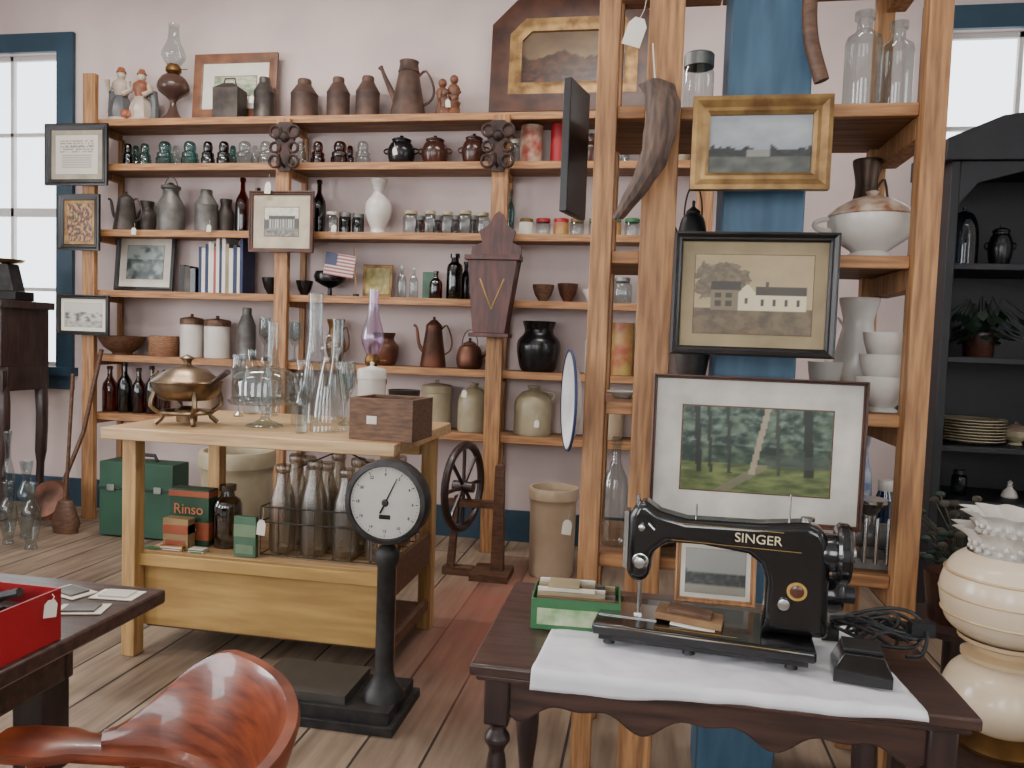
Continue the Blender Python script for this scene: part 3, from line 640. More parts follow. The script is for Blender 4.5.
# ---------------- island ----------------
ix0,ix1,iy0,iy1=-2.06,-.88,2.62,3.42
b=B(); b.box(ix0,ix1,iy0,iy1,.87,.915,island)
for xx in [ix0+.05,ix1-.075]: b.box(xx,xx+.058,iy0+.06,iy0+.12,0,.869,islandV)
b.box(ix1-.09,ix1-.03,iy1-.16,iy1-.1,0,.869,islandV); b.box(ix0+.06,ix0+.12,iy1-.16,iy1-.1,0,.869,islandV)
b.box(ix0+.09,ix1-.06,iy0+.13,iy1-.1,.385,.41,island)
b.box(ix0+.07,ix1-.06,iy0+.09,iy0+.13,.36,.41,islandP)
b.box(ix0+.10,ix1-.08,iy0+.125,iy0+.15,.11,.36,islandP)
b.box(ix1-.06,ix1-.04,iy0+.13,iy1-.12,.30,.44,midw); b.box(ix1-.06,ix1-.04,iy0+.13,iy1-.12,.09,.14,midw)
b.box(ix0+.09,ix1-.06,iy0+.16,iy1-.12,.09,.11,boxw)
b.box(ix0+.13,ix1-.1,iy1-.15,iy1-.12,.78,.869,islandP)
b.done('workshop_island_table',bev=.004)
ZT=.915
def chafing():
    x,_=at_y(187,400,2.85); b=B()
    b.lathe(cat([(0,.1),(.09,.1),(.125,.13),(.135,.17),(.14,.175),(.12,.19),(.07,.225),(.02,.24),(.018,.26),(.03,.27),(0,.285)],3),silver,26)
    for k in range(4):
        a=pi/4+k*pi/2; b.tube(cat([(.12*cos(a),.12*sin(a),.14),(.135*cos(a),.135*sin(a),.08),(.09*cos(a),.09*sin(a),.04),(.12*cos(a),.12*sin(a),.006)],3),.01,silver,6)
    b.tube([(.1*cos(a),.1*sin(a),.05) for a in [2*pi*k/20 for k in range(20)]],.008,silver,6,True)
    b.lathe([(0,.01),(.04,.01),(.045,.06),(.02,.075),(0,.075)],silver,14); b.tube([(.12,-.02,.17),(.22,-.07,.225)],[.009,.013],darkwV,8)
    b.tube([(-.13,0,.17),(-.16,0,.19),(-.13,0,.21)],.006,silver,6)
    b.done('silver_chafing_dish',(x,2.85,ZT))
chafing()
def cake_stand():
    x,_=at_y(265,400,2.92); b=B()
    b.lathe(cat([(0,0),(.07,0),(.065,.01),(.022,.03),(.016,.06),(.032,.09)],3)+[(.14,.095),(.15,.11),(.14,.114),(.0,.104)],gcl,28)
    b.lathe([(.13,.114),(.13,.18),(.122,.21),(.09,.235),(.04,.246),(.012,.25),(.022,.265),(.018,.285),(0,.288)],gcl,28)
    b.done('glass_cake_stand_with_dome',(x,2.92,ZT))
cake_stand()
P('chim','glass_lamp_chimney',301,331,294,ZT,3.18,gcl,seg=24); P('chim','glass_lamp_chimney',326,350,320,ZT,3.32,gcl,seg=24); P('chim','glass_lamp_chimney',262,284,322,ZT,3.30,gcl)
P('wide','glass_canister',292,312,360,ZT,3.02,gcl2)
P('blown','blown_glass_fly_trap',312,350,333,ZT,2.88,gcl2,seg=26)
P('bottle','glass_bottle',296,308,375,ZT,2.78,gcl); P('goblet','glass_goblet',232,246,355,ZT,3.2,gcl); P('wide','glass_canister',244,260,350,ZT,3.34,gcl)
P('canl','white_glass_jar',358,386,362,ZT,3.0,white,white); oil_lamp('parlor_oil_lamp',359,389,290,ZT,3.26,brass,gvi,.42)
P('goblet','glass_compote',336,356,362,ZT,3.1,gcl); P('bowl','tin_dish',388,420,390,ZT,3.2,tin)
xA,_=at_y(353,430,2.74);xB,_=at_y(417,430,2.74); b=B(); W=xB-xA
b.box(0,W,0,.012,0,.155,boxw); b.box(0,W,.2,.212,0,.155,boxw); b.box(0,.012,.013,.2,0,.155,boxw); b.box(W-.012,W,.013,.2,0,.155,boxw); b.box(.013,W-.013,.013,.2,0,.012,boxw)
b.prism([(.07,.06),(.11,.06),(.11,.09),(.07,.09)],-.002,0,paper); b.done('wooden_cheese_box',(xA,2.70,ZT+.001),(0,0,rad(-4)),bev=.002)
# island lower shelf
ZL=.411
def carton(name,u0,u1,v0,z,Y,dep,mat,band=None):
    x0,zt=at_y(u0,v0,Y); x1,_=at_y(u1,v0,Y); b=B(); h=zt-z; w=x1-x0
    b.box(0,w,0,dep,0,h,mat)
    if band: b.box(.0,w,-.0015,dep+.0015,h*.5,h*.8,band); b.box(w*.1,w*.9,-.002,0,h*.08,h*.3,band)
    return b.done(name,(x0,Y,z+.001),bev=.002),w,h
dgreen=M('soap_green',(36,74,50),.5); orng=M('label_orange',(168,86,54),.5)
x0,zt=at_y(169,488,2.86); x1,_=at_y(209,488,2.86); h=zt-ZL; w=x1-x0; b=B()
b.box(0,w,0,.07,0,h,dgreen); b.box(-.001,w+.001,-.0015,.0715,h*.86,h*.97,orng); b.box(-.001,w+.001,-.0015,.0715,h*.1,h*.42,orng)
ob=b.done('soap_powder_box',(x0,2.86,ZL+.001),bev=.002)
text('lettering','Rinso',.06,(w/2,-.003,h*.64),(rad(90),0,0),M('lettering_orange',(214,128,84),.5),ob); text('small_print','SOAP',.03,(w/2,-.003,h*.26),(rad(90),0,0),paper,ob)
carton('tea_box',163,188,518,ZL,2.79,.05,M('kraft_label',(166,136,94),.7),orng); carton('salve_box',160,182,545,ZL,2.765,.02,yel,paper); carton('matchbox',138,158,548,ZL,2.765,.04,greenb,yel); carton('small_carton',188,203,549,ZL,2.765,.04,paper,greenb)
P('wide','pickle_jar',214,242,485,ZL,2.90,glass('smoke_glass',(150,140,128),.1,.4)); carton('green_book',234,256,516,ZL,2.77,.02,M('sage_green_cloth',(76,112,88),.6),M('label_sage',(116,140,108),.6))
x0,_=at_y(260,560,2.8); x1,_=at_y(388,560,2.8); b=B()
for z in(.01,.14,.2): b.tube([(0,0,z),(x1-x0,0,z),(x1-x0,.36,z),(0,.36,z)],.003,iron,6,True)
for k in range(8): xx=(x1-x0)*k/7; b.tube([(xx,0,.2),(xx,0,.01),(xx,.36,.01),(xx,.36,.2)],.002,iron,5)
for k in range(1,4): b.tube([(0,.36*k/4,.2),(0,.36*k/4,.01),(x1-x0,.36*k/4,.01),(x1-x0,.36*k/4,.2)],.002,iron,5)
b.tube([(0,.18,.2),(.0,.18,.3),((x1-x0)*.5,.18,.42),(x1-x0,.18,.3),(x1-x0,.18,.2)],.004,iron,6); b.done('wire_bottle_carrier',(x0,2.8,ZL))
smoke=glass('dusty_glass',(214,208,196),.2,.55,.35,(.66,.62,.57,1))
for j in range(3):
    for k in range(4):
        ww=.104; pr=K['milkb'][0]; b=B(); hh=.35+.025*((k+j)%2); b.lathe([(r*ww/2,q*hh) for r,q in pr],smoke,20)
        b.done('milk_bottle',(x0+.062+k*((x1-x0-.124)/3),2.8+.062+j*.118,ZL+.014))
x,z=at_y(262,520,2.74); tag(x,2.74,z,.035,.06)
# platform scale
def scale_():
    x,_=at_y(386,600,2.47); b=B(); pl=M('scale_plate',(84,80,76),.5,.4)
    b.box(-.45,.06,-.12,.15,.03,.07,iron); b.prism([(-.47,0),(.08,0),(.08,.03),(-.47,.03)],-.14,.17,iron)
    b.box(-.44,-.1,-.1,.14,.07,.1,pl)
    b.lathe([(0,.07),(.075,.07),(.06,.1),(.04,.13),(.032,.16),(.032,.52),(.042,.54),(.042,.57),(.028,.59),(0,.6)],iron,20)
    T=Matrix.Translation((0,0,.745))@Matrix.Rotation(rad(90),4,'X')
    b.lathe([(0,-.04),(.134,-.04),(.144,-.02),(.144,.03),(.140,.042),(.124,.046),(.121,.034),(0,.034)],iron,36,T=T)
    b.lathe([(.122,.0355),(0,.0355)],M('dial_face',(180,178,170),.5,0,(164,160,152),6),36,T=T)
    for k in range(60):
        a=2*pi*k/60; r1=.117; r0=.106 if k%5==0 else .112
        b.tube([(r0*sin(a),-.0365,.745+r0*cos(a)),(r1*sin(a),-.0365,.745+r1*cos(a))],.0011 if k%5==0 else .0006,blackst,4)
    b.tube([(-.016,-.038,.71),(.04,-.038,.83)],[.004,.0015],blackst,5); b.lathe([(.013,.036),(.01,.042),(0,.044)],iron,12,T=T)
    b.prism([(-.02,.69),(.02,.69),(.02,.705),(-.02,.705)],-.037,-.036,blackst)
    ob=b.done('platform_scale',(x,2.47,0),bev=.004)
    for k in range(12):
        a=2*pi*k/12; text('dial_numeral_%d'%k,str(k*2),.014,(.096*sin(a),-.0365,.745+.096*cos(a)),(rad(90),0,0),blackst,ob,.0003)
scale_()
# ---------------- right shelving unit & blue column ----------------
YU=2.2
def X(u,v=300,Y=YU): return at_y(u,v,Y)[0]
xa0,xa1=X(588),X(609); xb0,xb1=X(637),X(672); xc0,xc1=X(912),X(936); xk0,xk1=X(718,300,2.27),X(800,300,2.27)
b=B(); b.box(xk0,xk1,2.27,2.50,0,ZC-.002,bluep); b.done('blue_timber_column',bev=.006)
UZ=[2.45,1.97,1.565,1.135,.69]
b=B()
b.box(xa0,xa1,YU,YU+.05,0,2.6,pineV); b.box(xb0,xb1,YU-.01,YU+.035,0,2.6,pineV); b.box(xc0,xc1,YU,YU+.06,0,2.6,pineV)
for x in(xa0,xb0+.02,xc0-.02): b.box(x,x+.05,YU+.42,YU+.47,0,2.6,pineV)
for z in UZ:
    b.box(xa0+.0,xk0-.004,YU+.061,YU+.47,z-.028,z,pineS); b.box(xk1+.004,xc1,YU+.062,YU+.47,z-.028,z,pineS)
    b.box(xa1,xb0,YU+.02,YU+.06,z-.035,z,pineH); b.box(xb1,xk0-.004,YU+.04,YU+.06,z-.035,z,pineH)
    b.box(xk1+.004,xc0,YU+.035,YU+.06,z-.035,z,pineH); b.box(xc0,xc1,YU+.061,YU+.42,z-.09,z-.03,pineV)
    b.box(xk0,xk1,2.502,YU+.47,z-.028,z,pineS)
b.done('open_shelving_unit',bev=.003)
def U(kind,name,u0,u1,vt,i,mat,mat2=None,Y=2.4,rot=0,seg=24): return P(kind,name,u0,u1,vt,UZ[i],Y,mat,mat2,rot,seg)
U('medic','glass_bottle',848,882,12,1,gcl,Y=2.36); U('medic','glass_bottle',884,914,22,1,gcl,Y=2.38)
U('jarlow','glass_jar',684,714,55,1,gcl,zinc,Y=2.38)
U('tureen','china_tureen',832,912,190,2,white,M('tureen_brown_band',(142,94,70),.3,0,(206,188,168),22),Y=2.38,seg=30)
U('pitch','brass_burner_lamp',852,882,162,2,M('dark_burner',(88,68,56),.45,.6),Y=2.57)
U('pitch','white_pitcher',838,880,300,3,white,Y=2.56,rot=2.6); U('bowl','white_bowl',808,842,362,3,white,Y=2.5)
for k in range(3):
    x,_=at_y(882,380,2.36); item('cup','white_teacup',x+.004*k,2.34,UZ[3]+.0+.062*k,.155-.006*k,.10,white,rot=.4+k*.7)
b=B()
for k in range(9): b.lathe([(0,.008*k),(.04,.008*k),(.065,.008*k+.012),(.065,.008*k+.016),(.04,.008*k+.005),(0,.008*k+.005)],white,24)
x,_=at_y(836,400,2.33); b.done('stack_of_saucers',(x,2.33,UZ[3]+.001))
U('jar','blue_glass_jar',876,894,480,4,glass('blue_glass',(80,116,156)),white,Y=2.56); U('bottle','glass_bottle',896,906,430,4,gcl,Y=2.6);U('vase','blue_china_vase',858,874,430,4,M('blue_china',(70,96,136),.25,0,(194,196,202),18),Y=2.58)
U('bottle','tall_glass_bottle',604,630,437,4,gcl,Y=2.35); U('wide','square_glass_jar',668,700,470,4,gcl,Y=2.5)
U('kettle','iron_kettle',680,708,185,2,iron,Y=2.48); U('bowl','grey_bowl',674,710,345,3,galv,Y=2.42); U('plate','china_plate',606,636,400,3,white,Y=2.42)
def apparatus():
    x,_=at_y(870,550,2.3); b=B()
    b.box(-.06,.06,-.04,.04,0,.03,galv); b.tube([(-.05,0,.09),(.06,0,.09)],.036,galv,16); b.tube([(.06,0,.09),(.075,0,.09)],.042,chrome,16); b.tube([(0,0,.03),(0,0,.06)],.02,galv,10)
    for xx in(-.05,-.02,.01,.04): b.tube([(xx,-.05,.02),(xx,-.05,.15)],.006,chrome,8)
    b.lathe([(0,.12),(.02,.12),(.02,.15),(.05,.185),(.05,.195),(0,.19)],chrome,16); b.tube([(-.05,0,.09),(-.08,0,.09),(-.08,-.02,.02)],.007,chrome,8); b.done('meat_grinder',(x,2.33,UZ[4]+.001),bev=.003)
apparatus()
pic('gilt_framed_photograph',694,100,825,190,2.18,17,.03,goldf,0,paper,im_field)
pic('framed_house_photograph',674,234,831,356,2.14,9,.025,blackf,13,M('sepia_mat',(158,140,108),.8),im_house,n=110)
pic('framed_forest_print',652,377,858,524,2.13,4,.02,brownf,27,M('white_mat',(208,202,192),.85),im_forest,n=90)
b=B(); pts=[(0,.0,0),(.022,-.02,-.06),(.02,-.03,-.14),(.0,-.03,-.23),(-.045,-.02,-.31),(-.085,-.01,-.37)]
cp=cat(pts,4); n=len(cp); wd=[.042*(1-(i/(n-1))**2.4*.75)+.004 for i in range(n)]; wd[0]*=.6; vs=[];fs=[]
for i,p in enumerate(cp):
    for k in range(10):
        a=2*pi*k/10; vs.append((p[0]+wd[i]*cos(a)*(1+.06*sin(i*1.7)),p[1]+wd[i]*.3*sin(a)+.01*cos(2*a),p[2]))
for i in range(n-1):
    for k in range(10): fs.append((i*10+k,i*10+(k+1)%10,(i+1)*10+(k+1)%10,(i+1)*10+k))
fs.append(tuple(range(10))); fs.append(tuple((n-1)*10+k for k in range(10))[::-1]); b.add(vs,fs,bark); b.tube([(0,0,0),(-.01,.01,.1)],.002,paper,4)
x,z=at_y(655,80,2.13); b.done('hanging_leather_horn_sheath',(x,2.13,z)); x,z=at_y(640,18,2.12); tag(x,2.12,z,.05,.075,0,.05,.3)
x,z=at_y(566,400,2.25); b=B(); T=Matrix.Rotation(rad(-76),4,'Z')@Matrix.Rotation(rad(90),4,'X')
b.lathe([(0,0),(.09,0),(.13,.018),(.145,.022),(.145,.026),(.128,.022),(.088,.006),(0,.006)],M('white_enamel',(222,222,220),.3),32,T=T)
b.lathe([(.143,.020),(.150,.022),(.150,.028),(.143,.029)],navy,32,T=T); b.done('enamel_pan',(xa0-.025,2.25,z))
x,z=at_y(574,150,2.3); b=B(); b.box(-.012,.012,-.17,.0,-.19,.19,blackf); b.done('mirror_frame',(xa0-.045,2.4,z),(0,0,rad(-14)),bev=.003)
x,z=at_y(814,40,2.2); b=B(); b.tube(cat([(.0,0,.3),(-.02,0,.15),(-.015,0,.02),(.02,0,-.1)],5),.020,midw,10); b.done('wooden_ox_bow',(x+.01,2.225,z))
b=B(); b.lathe([(0,0),(.07,0),(.075,.01),(.075,.1),(0,.1)],boxw,20); b.done('round_wooden_box',(X(665),2.42,UZ[4]+.001))
# ---------------- right far: cupboard ----------------
hx0=at_y(943,300,3.9)[0]; hx1=2.75
b=B(); b.box(hx0,hx0+.04,3.9,4.38,0,2.2,hutchm); b.box(hx1-.04,hx1,3.9,4.38,0,2.2,hutchm); b.box(hx0,hx1,4.36,4.39,0,2.2,hutchm)
HZ=[1.735,1.3,.88,.62]
for z in HZ+[.06]: b.box(hx0+.04,hx1-.04,3.92,4.36,z-.03,z,hutchm)
b.prism([(hx0-.03,2.2),(hx1+.03,2.2),(hx1+.03,2.3),(hx1-.2,2.4),((hx0+hx1)/2,2.47),(hx0+.2,2.4),(hx0-.03,2.3)],3.88,4.39,hutchm)
b.prism([(hx0+.04,2.2),(hx0+.04,2.0),(hx0+.12,2.1),(hx0+.3,2.15),(hx1-.3,2.15),(hx1-.12,2.1),(hx1-.04,2.0),(hx1-.04,2.2)],3.9,3.92,hutchm)
b.done('black_cupboard',bev=.004)
def Hc(kind,name,u0,u1,vt,i,mat,mat2=None,Y=4.1): return P(kind,name,u0,u1,vt,HZ[i],Y,mat,mat2,0,22)
gdim=glass('cloche_glass',(150,158,166),.05,.3)
Hc('dome','glass_cloche',950,978,208,0,gdim); Hc('bean','dark_pot',990,1012,225,0,blackst)
b=B()
for k in range(8): b.lathe([(0,.014*k),(.09,.014*k),(.15,.014*k+.018),(.15,.014*k+.022),(.09,.014*k+.008),(0,.014*k+.008)],stone,28)
x,_=at_y(970,440,4.1); b.done('stack_of_plates',(x,4.1,HZ[2]+.001)); Hc('tureen','covered_china_dish',1003,1028,422,2,stone,M('dish_tan',(150,128,110),.4))
Hc('decant','crystal_decanter',1002,1017,480,3,white); Hc('jar','glass_jar',952,966,470,3,gdim,tin)
b=B(); b.lathe([(r*.07,q*.12) for r,q in K['crock'][0]],brownst,18)
for k in range(70):
    a=random.uniform(0,2*pi); L=random.uniform(.05,.19); hh=random.uniform(.0,.2); p0=Vector((0,0,.1)); p1=Vector((L*.5*cos(a),L*.4*sin(a)*.6,.1+hh)); p2=Vector((L*cos(a),L*sin(a)*.6,.08+hh*.7)); b.tube([p0,p1,p2],.002,leaf,4)
    d=(p2-p1).normalized(); sd=d.cross(Vector((0,0,1))).normalized()*.026; e=p2+d*.05; m_=p2+d*.02; b.add([p2-d*.02,m_+sd,e,m_-sd],[(0,1,2,3)],leaf)
x,_=at_y(975,330,4.12); b.done('potted_ivy',(x+.02,4.12,HZ[1]+.001))
# ---------------- painted globe lamps ----------------
def gwtw(x,y,z0,sc,m1,m2,rz=0):
    b=B(); q=lambda l: [(r*sc,z*sc) for r,z in l]
    b.lathe(q([(0,0),(.1,0),(.105,.012),(.085,.025),(.07,.035),(.06,.045)]),brass,28)
    b.lathe(q(cat([(.06,.045),(.1,.065),(.135,.11),(.14,.15),(.12,.2),(.08,.235)],4)),m1,32)
    b.lathe(q([(.08,.235),(.1,.24),(.1,.25),(.075,.262),(.075,.275),(.11,.29),(.11,.3)]),creamy,28)
    b.lathe(q(cat([(.1,.3),(.14,.33),(.158,.39),(.158,.44),(.135,.495),(.1,.525)],4)),m2,36)
    for zz in(.36,.415,.47): 
        rr=.152 if zz!=.415 else .159
        if zz==.47: rr=.149
        b.tube([(rr*sc*cos(a),rr*sc*sin(a),zz*sc) for a in [2*pi*k/36 for k in range(36)]],.004*sc,creamy,6,True)
    for zz,r1,r2 in((.515,.085,.13),(.56,.07,.115)):
        rp=lambda z,a:.14*max(0,(z/sc-zz)/.08)*cos(10*a)
        b.lathe(q(cat([(r1,zz),(r1*1.02,zz+.03),(r1*1.2,zz+.055),(r2,zz+.075)],4)),white,60,rip=rp)
        b.lathe(q(cat([(r2,zz+.075),(r1*1.15,zz+.053),(r1*.96,zz+.03),(r1*.94,zz)],4)),white,60,rip=rp)
    for j,zz in enumerate((.535,.55,.58,.597)):
        for k in range(20): a=2*pi*k/20+(j%2)*.157; b.ball(((.092 if j<2 else .077)*sc*cos(a),(.092 if j<2 else .077)*sc*sin(a),zz*sc),.0075*sc,white,(1,1,1),6)
    b.done('hobnail_globe_lamp',(x,y,z0+.001),(0,0,rz))
x,_=at_y(1006,610,2.0); gwtw(x,2.0,.36,.9,cream,cream); xg=x
gwtw(x+.34,1.88,.36,.93,cream,cream,.4)
b=B(); b.box(-.2,.6,-.32,.2,.33,.36,darkwV)
for xx,yy in((-.17,-.28),(-.17,.16),(.57,-.28),(.57,.16)): b.box(xx-.02,xx+.02,yy-.02,yy+.02,0,.33,darkwV)
b.done('low_bench',(xg,2.0,0),bev=.004)
b=B(); b.lathe([(0,0),(.08,0),(.1,.16),(.09,.16),(0,.14)],brownst,18)
dry=M('dried_flower',(84,78,62),.8,0,(50,48,40),12)
for k in range(60):
    a=random.uniform(0,2*pi); L=random.uniform(.03,.16); hh=random.uniform(.06,.26); p2=Vector((L*cos(a),L*sin(a),.14+hh)); b.tube([(0,0,.14),(L*.3*cos(a),L*.3*sin(a),.14+hh*.6),p2],.0018,dry,4); b.ball(p2,.012,dry if k%2 else leaf,(1.4,.4,1),6)
x,_=at_y(958,560,2.75); b.done('dried_flower_pot',(x,2.75,.42)); b=B(); b.lathe([(0,0),(.16,0),(.16,.02),(.03,.04),(.03,.39),(.17,.4),(.17,.42),(0,.42)],darkwV,24); b.done('pedestal_stand',(x,2.75,0))
# ---------------- front right table ----------------
tx0,tx1,ty0,ty1,tz=-.278,.525,1.25,1.72,.75
b=B()
b.box(tx0,tx1,ty0,ty1,tz-.02,tz,darkw); b.box(tx0+.01,tx1-.01,ty0+.01,ty1-.01,tz-.032,tz-.02,darkw)
ap=[(tx0+.05,tz-.032),(tx0+.05,tz-.09)]
for k in range(0,61):
    t=k/60; xx=tx0+.08+(tx1-tx0-.16)*t; ap.append((xx,tz-.088-.014*cos(2*pi*t*3)-.008*cos(2*pi*t*6)))
ap+=[(tx1-.05,tz-.09),(tx1-.05,tz-.032)]
b.prism(ap,ty0+.035,ty0+.055,darkw); b.prism(ap,ty1-.055,ty1-.035,darkw); b.box(tx0+.035,tx0+.055,ty0+.06,ty1-.06,tz-.1,tz-.032,darkw); b.box(tx1-.055,tx1-.035,ty0+.06,ty1-.06,tz-.1,tz-.032,darkw)
for xx in(tx0+.045,tx1-.045):
    for yy in(ty0+.045,ty1-.045):
        b.box(xx-.022,xx+.022,yy-.022,yy+.022,tz-.115,tz-.032,darkwV)
        b.lathe(cat([(.02,tz-.115),(.012,tz-.125),(.024,tz-.145),(.014,tz-.165),(.017,tz-.19),(.026,tz-.3),(.015,tz-.42),(.024,tz-.45),(.014,tz-.47),(.02,tz-.55),(.016,.05),(.012,0)],3)[::-1],darkwV,16,(xx,yy,0))
b.box(tx0+.05,tx1-.05,(ty0+ty1)/2-.02,(ty0+ty1)/2+.02,.15,.18,darkw)
for xx in(tx0+.045,tx1-.045): b.box(xx-.012,xx+.012,ty0+.05,ty1-.05,.15,.18,darkw)
b.done('side_table',bev=.004)
b=B(); nx,ny=90,60; vs=[];fs=[]
for j in range(ny+1):
    for i in range(nx+1):
        a=i/nx; t=j/ny; xx=-.172+.02*t+(.618-.045*t)*a
        back=ty1-.13+.02*a; fo=.032-.022*a+.002*sin(a*9)+.003*nz(a,0,6,4); total=(back-ty0)+fo; yv=back-total*(1-t)
        wv=.004*nz(a*3,t*2,2.5,3)+.002*sin(a*24+t*5)*nz(a,t,3,9)
        if yv>=ty0-.002: vs.append((xx,yv,tz+.003+abs(wv)))
        else: vs.append((xx,ty0-.004-.002*abs(sin(a*17)),tz+.001-(ty0-yv)))
for j in range(ny):
    for i in range(nx): q=j*(nx+1)+i; fs.append((q,q+1,q+nx+2,q+nx+1))
b.add(vs,fs,clothm); b.done('white_table_runner',ang=80,solid=.0012)
# ---------------- sewing machine ----------------
SM=bpy.data.objects.new('sewing_machine',None); bpy.context.collection.objects.link(SM)
SM.location=(-.081,1.372,tz+.0085); SM.rotation_euler=(0,0,rad(-6)); SM.scale=(1.01,1,.97)
b=B(); b.prism([(0,.018),(.378,.018),(.378,.04),(0,.04)],0,.175,blackgl); b.done('bed',parent=SM,bev=.006,segs=3)
b=B(); b.box(.012,.366,.01,.165,.008,.018,iron)
for xx in(.03,.17,.34):
    for yy in(.02,.155): b.lathe([(0,0),(.011,0),(.009,.01),(0,.01)],cordm,10,(xx,yy,0))
b.done('base',parent=SM)
hx=lambda x: .052+(x-.012)*.945
b=B(); out=[(.262,.041),(.382,.041),(.378,.10),(.378,.17),(.375,.215),(.365,.238),(.335,.250),(.25,.240),(.12,.236),(.07,.246),(.045,.262),(.024,.260),(.012,.235),(.010,.125),(.018,.108),(.046,.108),(.054,.125),(.058,.165),(.085,.188),(.15,.190),(.235,.182),(.258,.166),(.268,.14),(.268,.09)]
b.prism([(hx(x),z) for x,z in out],.058,.118,blackgl); b.done('arm',parent=SM,bev=.014,segs=4,ang=60)
b=B(); TX=lambda x,y,z: Matrix.Translation((x,y,z))@Matrix.Rotation(rad(90),4,'Y')
b.lathe([(0,0),(.03,0),(.034,.01),(.034,.03),(.0,.03)],blackgl,24,T=TX(.385,.088,.195))
b.lathe([(.02,.0),(.05,.002),(.056,.008),(.056,.02),(.05,.026),(.044,.02),(.02,.016)],blackgl,32,T=TX(.405,.088,.195)); b.lathe([(0,0),(.02,.0),(.02,.02),(.014,.03),(0,.03)],chrome,20,T=TX(.41,.088,.195))
b.lathe([(0,0),(.03,0),(.036,.01),(.036,.06),(.03,.07),(0,.07)],blackgl,24,T=TX(.36,.14,.105)); b.lathe([(0,0),(.016,0),(.016,.02),(0,.02)],cordm,16,T=TX(.43,.14,.105))
b.box(.36,.385,.10,.15,.05,.09,blackgl); b.done('handwheel_and_motor',parent=SM,bev=.001)
b=B(); c0=.04
b.tube([(c0+.034,.075,.11),(c0+.034,.075,.055)],.0035,chrome,8); b.tube([(c0+.034,.075,.06),(c0+.034,.075,.044)],.0012,chrome,6); b.tube([(c0+.034,.093,.11),(c0+.034,.093,.05)],.0035,chrome,8); b.box(c0+.027,c0+.041,.068,.098,.0415,.045,chrome)
b.box(.004,.11,.05,.13,.0405,.0418,chrome); b.box(c0+.002,c0+.010,.070,.106,.13,.24,chrome)
TY=lambda x,z,y=.058: Matrix.Translation((x,y,z))@Matrix.Rotation(rad(90),4,'X')
b.lathe([(0,0),(.014,0),(.015,.004),(.008,.006),(.014,.008),(.01,.018),(0,.02)],chrome,20,T=TY(c0+.036,.15)); b.lathe([(0,0),(.006,0),(.006,.01),(0,.012)],chrome,14,T=TY(c0+.036,.215)); b.lathe([(0,0),(.01,0),(.01,.006),(0,.008)],chrome,16,T=TY(.325,.10,.057))
b.tube([(.33,.088,.245),(.33,.088,.295)],.002,chrome,6); b.tube([(.17,.088,.235),(.17,.088,.262)],.002,chrome,6); b.tube([(c0+.045,.06,.215),(c0+.05,.045,.225),(c0+.06,.045,.215)],.002,chrome,6); b.tube([(c0+.025,.08,.255),(c0+.025,.08,.272)],.004,chrome,8)
b.lathe([(0,0),(.012,0),(.012,.006),(0,.008)],chrome,14,T=Matrix.Translation((.36,.088,.249)))
b.done('nickel_fittings',parent=SM)
b=B(); b.lathe([(.017,.0),(.0165,.001),(0,.001)],goldp,24,T=TY(.346,.125,.0575)); b.lathe([(.012,.0012),(.011,.0018),(0,.0018)],brownst,24,T=TY(.346,.125,.0575))
b.box(.13,.35,.0572,.058,.196,.1968,goldp); b.box(.13,.32,.0572,.058,.229,.2298,goldp); b.box(.02,.35,-.0008,.0,.036,.0366,goldp); b.box(.11,.25,.02,.0208,.0402,.0405,goldp); b.done('gold_decals',parent=SM)
text('maker_lettering','SINGER',.024,(.278,.0572,.2125),(rad(90),0,0),M('pale_gold',(220,206,164),.5),SM)
b=B(); b.box(0,.12,0,.06,0,.012,M('kraft',(156,120,82),.8,0,(110,80,54),9)); b.box(.02,.1,.01,.05,.012,.02,boxw); b.box(.03,.14,-.01,.03,-.003,0,paper); b.done('leather_pouch',(.03,1.41,tz+.053),(0,rad(3),rad(-10)),bev=.004)
frame('small_framed_photograph',.158,1.66,.828,.165,.135,.011,.012,pineV,.01,paper,im_ship,tilt=rad(-6),n=24)
b=B(); b.prism([(-.045,0),(.045,0),(.045,.02),(.03,.05),(-.03,.05),(-.045,.02)],-.035,.035,blackgl); b.box(-.03,.03,-.025,.03,.05,.056,cordm); b.tube(cat([(.0,.03,.02),(.02,.05,.05),(.05,.07,.06),(.09,.12,.03)],3),.003,cordm,8)
b.done('foot_pedal_controller',(at_z(856,682,tz)[0]+.006,1.345,tz+.0085),(0,0,rad(-8)),bev=.006)
b=B(); pts=[]
for k in range(130):
    a=k*.37; r=.05+.022*sin(k*.21); pts.append((r*cos(a)*1.15,r*sin(a)*.75,.012+.035*abs(sin(k*.13))+.01*sin(a*2)))
b.tube(cat(pts,2),.0035,cordm,6); b.box(-.10,-.07,-.01,.02,.0,.025,cordm); b.tube(cat([(.06,0,.02),(.075,-.03,.04),(.06,-.06,.01),(.03,-.07,.006)],4),.0035,cordm,6); b.box(.05,.09,-.03,-.005,.03,.055,cordm)
b.done('coiled_power_cord',(.445,1.52,tz+.006))
